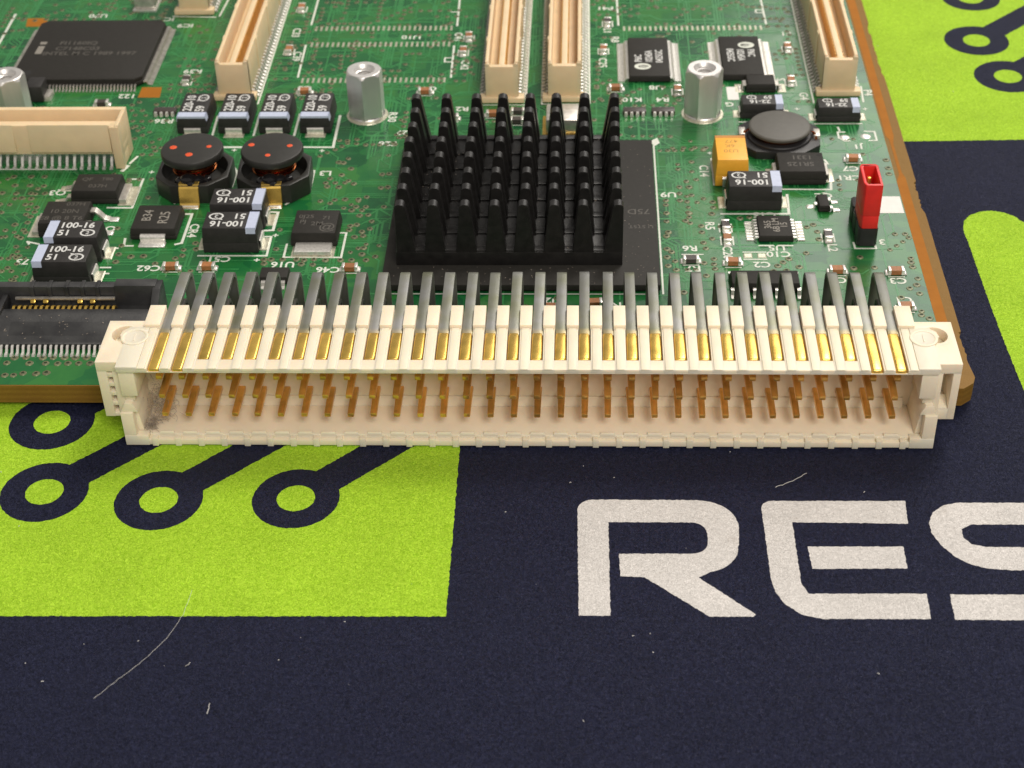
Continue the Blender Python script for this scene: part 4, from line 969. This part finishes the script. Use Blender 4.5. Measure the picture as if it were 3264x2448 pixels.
def memory_chips():
    for cx, cy, rot in ((15.75, 83.6, 90), (29.25, 83.9, -90)):
        mb = MB(); mb.box(-3.0, 3.0, -6.15, 6.15, .18, .62); mb.box(-3.0, 3.0, -6.15, 6.15, .62, 1.1, 0, .12, .12)
        b = build(mb, 'chip', 'chip', BOARD, (0, 0, 0), bevel=.08); ORG[b.name] = Vector()
        mb = MB(); z = 1.108; s = 1 if rot == 90 else -1
        for t, x, y in (('PI6C', -1.55, -.6), ('10245A', 0, .05), ('0425GC', 1.5, 0)):
            mb = MB(); mb.text(t, s*x, s*y, z, 1.05, rot, 0, .8, True); build(mb, 'print', 'ink', b)
        mb = MB(); lx, ly = -s*.95, -s*3.15
        n = 24
        ell = lambda k0, k1, ox=0.: [(lx+ox+1.2*k0*math.cos(2*math.pi*i/n), ly+.95*k1*math.sin(2*math.pi*i/n)) for i in range(n)]
        mb.prism(ell(1, 1), z-.004, z, 0, [ell(.62, .42, .12*s)]); mb.sheet([(lx-.45, ly-.12), (lx+.75, ly-.22), (lx+.6, ly+.02), (lx-.3, ly+.1)], z)
        build(mb, 'logo', 'silk', b)
        for sd in (-1, 1):
            mb = MB()
            for i in range(24):
                y = -5.75+i*.5
                mb.riby([(sd*2.95, .62), (sd*3.3, .6), (sd*3.6, .2), (sd*4.1, .12)], .15, y-.15, y+.15); mb.box(*sorted((sd*3.55, sd*4.6)), y-.17, y+.17, .03, .2, 0, .12, .03)
            o = build(mb, 'lead_row', 'solder', b); tag(o, kind='stuff')
        put(b, (cx, cy, ZB))
memory_chips()

def chip_parts():
    def make(kind):
        mb = MB(); mb.box(-.62, .62, -.5, .5, .08, .78)
        b = build(mb, 'chip_capacitor' if kind == 'c' else 'chip_resistor', 'ceramic' if kind == 'c' else 'resist', BOARD, (0, 0, 0), bevel=.06, seg=1); ORG[b.name] = Vector()
        for s in (-1, 1):
            mb = MB(); mb.box(*sorted((s*.6, s*.98)), -.53, .53, .04, .82); build(mb, 'terminal', 'solder', b, bevel=.08)
            mb = MB(); mb.box(*sorted((s*.7, s*1.35)), -.55, .55, .03, .3, 0, .12, .1); build(mb, 'solder_pad', 'solder', b, bevel=.08, seg=1)
        return b
    first = {}
    for k, x, y, o in CHIPS:
        if k not in first: first[k] = make(k); b = put(first[k], (x, y, ZB), 90 if o else 0)
        else: b = dup(first[k], (x, y, ZB), 90 if o else 0)
        b.rotation_euler.z += math.radians(rnd.uniform(-3, 3))
    # four-element resistor networks
    def net():
        mb = MB(); mb.box(-1.6, 1.6, -.55, .75, .08, .7)
        b = build(mb, 'resistor_network', 'resist', BOARD, (0, 0, 0), bevel=.06); ORG[b.name] = Vector()
        for i in range(4):
            x = -1.2+.8*i
            for s in (-1, 1):
                mb = MB(); mb.box(x-.24, x+.24, *sorted((s*.5, s*1.1)), .03, .72 if s < 0 else .6, 0, .05, .12); build(mb, 'terminal', 'solder', b, bevel=.06, seg=1)
        return b
    a = net(); put(a, (-52.9, 68.9, ZB)); dup(a, (13.35, 68.4, ZB)); dup(a, (17.35, 68.4, ZB))
chip_parts()

# ------------------------------------------------------------------ tan mezzanine sockets
def mezzanine(x, y0, y1, lab, xw=2.32, top=6.05, gold=True, flip=False):
    """socket running away from the camera: base, walls, tongue; origin at its front foot"""
    mb = MB(); L = y1-y0
    mb.box(-3.1, 3.1, 0, 1.5, .15, .95); mb.box(-xw+.03, xw-.03, .4, L-.03, .18, .93)      # base and front ears
    mb.box(-xw, -xw+.5, .55, L, .9, top); mb.box(xw-.5, xw, .55, L, .9, top)
    mb.box(-xw, xw, .5, 1.3, .9, top-.45)                               # front wall
    for s in (-1, 1): mb.ext_y([(s*xw, top-.5), (s*(xw-.75), top-.5), (s*(xw-.5), top), (s*xw, top)] if s < 0 else [(s*(xw-.75), top-.5), (s*xw, top-.5), (s*xw, top), (s*(xw-.5), top)], .52, 1.25)
    mb.box(-xw+.06, xw-.06, 1.2, L-.06, .97, 3.3)
    mb.box(-.42, .42, 1.2, L, 1.5, top-.55)                              # tongue
    for s in (-1, 1):
        for k in range(3):
            yy = 8+k*10.5
            if yy < L-2: mb.box(*sorted((s*(xw-.05), s*(xw+.16))), yy, yy+1.2, 1.0, top-.1)
    b = build(mb, 'mezzanine_socket', 'mezz', BOARD, (0, 0, 0), bevel=.1); ORG[b.name] = Vector()
    if lab: b['label'] = lab
    for s in ((-1, 1)):
        mb = MB(); n = int((L-2.5))
        for i in range(n*2 if gold else n):
            yy = 1.8+i*(.5 if gold else 1.0)
            mb.box(*sorted((s*.42, s*.56)), yy, yy+(.26 if gold else .5), 3.2, top-.75)
        o = build(mb, 'contact_row', 'mezz_in', b); tag(o, kind='stuff')
        mb = MB()
        for i in range(int(L-2)):
            yy = 1.6+i
            mb.riby([(s*2.2, 1.1), (s*2.55, 1.05), (s*2.8, .35), (s*3.2, .15)], .22, yy-.2, yy+.2)
            mb.box(*sorted((s*2.65, s*3.4)), yy-.24, yy+.24, .03, .22, 0, .08, .05)
        o = build(mb, 'lead_row', 'solder' if s > 0 else 'lead', b); tag(o, kind='stuff')
    put(b, (x, y0, ZB))
    return b
mezzanine(-43.55, 72.35, 140, 'tan mezzanine socket behind the row of four capacitors')
mezzanine(-5.25, 71.3, 140, 'tan mezzanine socket behind the heat sink')
mezzanine(3.55, 71.5, 140, 'tan mezzanine socket behind the heat sink')
mezzanine(42.15, 72.9, 140, 'tan mezzanine socket beside the bare board edge', gold=False)
mezzanine(-54.6, 100.2, 140, 'tan mezzanine socket at the top edge')

def side_socket():
    """socket lying across, at the left: only its right end is in view"""
    x0, x1 = -100.0, -55.3
    mb = MB(); z0 = ZB+2.1; zt = 9.75
    mb.box(x0, x1, 58.2, 59.0, z0, zt+.05)                 # rear wall
    mb.box(x0, x1-1.15, 54.1, 54.75, z0, zt-.1)            # front wall
    for a, b in ((x0, -69.6), (-67.6, -56.7)): mb.ext_x([(53.75, z0+.45), (54.2, z0+.45), (54.2, zt), (54.05, zt)], a, b)
    mb.box(x0, x1, 54.6, 58.3, z0+.1, z0+1.2)
    mb.box(x1-.55, x1, 53.9, 59.0, z0, zt)                   # end wall
    mb.box(x1-1.25, x1-.05, 53.65, 54.9, ZB+.1, zt-.15)      # front post
    mb.box(x1-.7, x1, 57, 58.9, ZB+.1, zt-.3)
    mb.ext_x([(53.9, ZB+.1), (59, ZB+.1), (59, z0+.2), (53.9, z0+.2)], x1-.5, x1-.1)
    mb.box(x0, x1-1.0, 56.0, 56.8, z0+1, zt-.9)
    b = build(mb, 'mezzanine_socket', 'mezz', BOARD, (-70, 56, ZB), bevel=.1)
    b['label'] = 'tan mezzanine socket lying across at the left'
    mb = MB()
    x = -57.2
    l0 = None
    for i in range(30):
        mb = MB(); mb.ribx([(54.9, z0+.15), (54.9, ZB+1.3), (54.4, ZB+.7), (54.15, ZB+.2), (53.75, ZB+.12)], .2, -.17, .17); mb.box(-.24, .24, 53.55, 54.15, ZB+.03, ZB+.35, 0, .05, .1)
        if l0 is None: l0 = build(mb, 'lead', 'solder', b, (0, 0, 0)); put(l0, (x, 0, 0))
        else: dup(l0, (x-1.016*i, 0, 0))
side_socket()

# ------------------------------------------------------------------ black slot socket at the left front
def slot_socket():
    x0 = -110; xe = -43.6
    mb = MB()
    mb.ext_x([(13.2, ZB+.2), (18.4, ZB+.2), (18.4, 5.35), (17.2, 5.4), (13.5, 4.35), (13.2, 4.1)], x0, xe)     # sloping front slab
    mb.ext_x([(14.2, 4.5), (16.2, 5.08), (16.2, 5.13), (14.2, 4.55)], -60.2, -47.5)
    mb.box(x0, -48.6, 20.9, 22.0, ZB+.2, 6.75)                                                                 # rear wall
    mb.box(x0, xe, 18.3, 21.5, ZB+.2, 4.3)
    mb.box(-48.9, -43.9, 20.6, 22.3, ZB+.2, 7.05, 0, .05, .1)                                                   # lug
    mb.ext_x([(17.5, ZB+.2), (22.2, ZB+.2), (22.2, 6.9), (20.4, 6.9), (18.0, 5.6), (17.5, 5.2)], -44.2, -43.3)  # side arm
    mb.box(-62.2, -61.6, 17.2, 20.9, 4.2, 5.9)
    for x in (-58.7, -56.6, -54.6, -52.7, -50.9): mb.box(x-.22, x+.22, 20.6, 22.1, ZB+.3, 6.9)
    b = build(mb, 'slot_socket', 'socket', BOARD, (-70, 18, ZB), bevel=.08)
    b['label'] = 'black slot socket left of the pin connector'
    mb = MB(); mb.box(-60.8, -48.9, 20.3, 20.7, 5.25, 5.55); o = build(mb, 'contact_bar', 'lead', b, (-55, 20.5, 5), bevel=.04)
    c0 = None
    for i in range(19):
        x = -60.7+i*.66
        mb = MB(); mb.ribx([(18.2, 4.4), (18.8, 5.05), (19.2, 5.15), (19.6, 4.95), (20.1, 4.4)], .18, -.17, .17)
        if c0 is None: c0 = build(mb, 'contact', 'gold', b, (0, 0, 0), bevel=.05, seg=1); put(c0, (x, 0, 0))
        else: dup(c0, (x, 0, 0))
    for x in (-58.6, -57.1, -53.0, -51.5):
        mb = MB(); mb.ribx([(19.9, 5.1), (20.1, 5.35), (20.3, 5.4)], .2, x-.3, x+.3); build(mb, 'contact', 'gold', b, (x, 20, 5), bevel=.06)
    l0 = None
    for i in range(46):
        x = -47.9-i*.641
        mb = MB(); mb.ribx([(13.4, 3.95), (12.95, 3.9), (12.6, 3.5), (12.5, ZB+.2), (12.0, ZB+.12)], .2, -.14, .14); mb.box(-.19, .19, 11.9, 12.5, ZB+.03, ZB+.28, 0, .04, .1)
        if l0 is None: l0 = build(mb, 'lead', 'solder', b, (0, 0, 0)); put(l0, (x, 0, 0))
        else: dup(l0, (x, 0, 0))
slot_socket()

# ------------------------------------------------------------------ hex standoffs
def standoffs():
    H = 7.15; R = 2.68
    mb = MB(); a0 = math.radians(0)
    mb.rev(0, 0, [(2.5, .05), (2.55, .35), (2.45, .5)], 32, 0, True, False)
    ring = lambda r, z, n: [(r*math.cos(2*math.pi*i/n), r*math.sin(2*math.pi*i/n), z) for i in range(n)]
    # hexagonal body with 48 points per ring; the turned top chamfer cuts the corners
    n = 48
    def hexr(t):
        t = (t % (math.pi/3)); return R*math.cos(math.pi/6)/math.cos(t-math.pi/6)
    rows = []
    for z, lim in ((.3, 2.5), (.55, 2.75), (H-.75, 9), (H-.45, 2.66), (H-.25, 2.5), (H-.08, 2.38), (H, 2.25)):
        rows.append([(min(hexr(2*math.pi*i/n), lim)*math.cos(2*math.pi*i/n), min(hexr(2*math.pi*i/n), lim)*math.sin(2*math.pi*i/n), z) for i in range(n)])
    for r, z in ((1.55, H), (1.3, H-.3), (1.2, H-.5), (1.2, H-3.5)): rows.append(ring(r, z, n))
    vs = [p for r in rows for p in r]; fs = []
    for j in range(len(rows)-1):
        for i in range(n): fs.append((j*n+i, j*n+(i+1) % n, (j+1)*n+(i+1) % n, (j+1)*n+i))
    fs.append(tuple(reversed(range(n)))); fs.append(tuple((len(rows)-1)*n+i for i in range(n)))
    mb.add(vs, fs)
    b = build(mb, 'hex_standoff', 'alu', BOARD, (0, 0, 0), smooth=True, angle=24); ORG[b.name] = Vector()
    mb = MB()
    for k in range(4):
        mb.rev(0, 0, [(1.22, H-.6-k*.5), (1.0, H-.75-k*.5), (1.22, H-.9-k*.5)], 24, 0, False, False)
    build(mb, 'thread', 'alu', b)
    mb = MB(); mb.rev(0, 0, [(2.95, .03), (2.9, .09), (2.4, .1)], 32); build(mb, 'solder_pad', 'pad', b)
    put(b, (-24.1, 68.3, ZB), 28); dup(b, (22.8, 68.3, ZB), 12); dup(b, (-74.0, 67.3, ZB), 30)
standoffs()

# ------------------------------------------------------------------ jumper header and the red jumper cap on it
def header():
    mb = MB()
    for k in range(3):
        y = 36.0+k*2.54
        c = .32
        mb.prism([(39.85+c, y-1.25), (42.3-c, y-1.25), (42.3, y-1.25+c), (42.3, y+1.25-c), (42.3-c, y+1.25), (39.85+c, y+1.25), (39.85, y+1.25-c), (39.85, y-1.25+c)], ZB+.05, 5.75)
    b = build(mb, 'pin_header', 'black2', BOARD, (41, 38.5, ZB), bevel=.06)
    for k in range(2):
        y = 36.0+k*2.54
        mb = MB(); mb.box(40.78, 41.42, y-.32, y+.32, 5.0, 10.9, 0, .1, .1); build(mb, 'pin', 'gold', b, (41.1, y, 5), bevel=.05)
    o = empty('jumper_cap', (41.1, 37.2, 5.8)); tag(o, 'red plastic jumper cap pushed onto black pin header', 'jumper cap')
    mb = MB(); x0, x1, y0, y1 = 39.92, 42.2, 34.75, 39.8; z0, z1 = 5.8, 12.0
    outer = [(x0+.25, y0), (x1, y0), (x1, y1-.3), (x1-.3, y1), (x0+.25, y1), (x0, y1-.5), (x0, y0+.6)]
    inner = [(x0+.55, y0+.4), (x1-.35, y0+.4), (x1-.35, y1-.5), (x0+.6, y1-.45), (x0+.4, y1-.9), (x0+.4, y0+.8)]
    mb.prism(outer, 7.6, z1, 0, [inner]); mb.prism([(x+(.06 if x < 41 else -.06), y) for x, y in outer], z0, 7.6, 0, [inner])
    build(mb, 'shell', 'red', o, (41.1, 37.2, 5.8), bevel=.1)
    mb = MB()
    mb.ribx([(35.3, 7), (35.4, 10.6), (35.75, 11.0)], .2, 40.7, 41.5); mb.ribx([(36.65, 7), (36.55, 10.6), (36.35, 11.0)], .2, 40.7, 41.5)
    build(mb, 'spring_contact', 'brass', o, (41.1, 37.2, 5.8))
header()

# metal-cased part and green part at the far left edge
def far_parts():
    mb = MB(); mb.box(-64.4, -61.1, 102.0, 107, ZB+.3, ZB+2.6)
    b = build(mb, 'crystal', 'lead', BOARD, (-62.7, 104, ZB), bevel=.25)
    mb = MB(); mb.box(-64.6, -60.9, 101.6, 107.2, ZB+.04, ZB+.32); build(mb, 'terminal', 'solder', b, (-62.7, 104, ZB))
    mb = MB(); mb.box(1.1, 5.6, 62.6, 67.2, ZB+.1, ZB+2.3)
    b = build(mb, 'crystal', 'lead', BOARD, (3.3, 65, ZB), bevel=.25)
    mb = MB(); mb.box(.6, 6.1, 62.3, 67.5, ZB+.04, ZB+.2); build(mb, 'terminal', 'gold', b, (3.3, 65, ZB))
    mb = MB(); mb.box(-73.6, -71.2, 72.2, 75.3, ZB+.1, ZB+2.6); b = build(mb, 'capacitor', 'black', BOARD, (-72.4, 73.5, ZB), bevel=.2)
    mb = MB(); mb.box(-71.3, -70.3, 72.6, 75.0, ZB+.03, ZB+.8, 0, .1, .1); build(mb, 'terminal', 'lead', b, (-71, 73.5, ZB), bevel=.05)
far_parts()

# fine dust on the dark parts
def board_dust():
    mb = MB()
    def speck(x, y, z, r): 
        a = rnd.uniform(0, 6.28); L = rnd.uniform(1, 3.5)*r
        mb.tube([(x-L*math.cos(a), y-L*math.sin(a), z), (x, y, z+r*.6), (x+L*math.cos(a), y+L*math.sin(a), z)], r, 4)
    for _ in range(60): speck(rnd.uniform(-17.5, 15), rnd.uniform(24.9, 28.6), 4.41, rnd.uniform(.015, .035))
    for _ in range(40): speck(rnd.uniform(11.3, 15.2), rnd.uniform(28, 58.5), 4.41, rnd.uniform(.015, .03))
    for _ in range(110): speck(rnd.uniform(-16.2, 10.8), rnd.uniform(29, 57), 6.52, rnd.uniform(.015, .04))
    for _ in range(60):
        y = rnd.uniform(13.6, 17.1); speck(rnd.uniform(-64, -45), y, 4.37+(y-13.5)*.284, rnd.uniform(.015, .04))
    for _ in range(60): speck(rnd.uniform(-85, 46), rnd.uniform(26, 105), ZB+.06, rnd.uniform(.012, .03))
    o = build(mb, 'dust', 'dust', smooth=True); tag(o, 'fine grey dust specks on the heat sink and black socket', 'dust', kind='stuff')
board_dust()
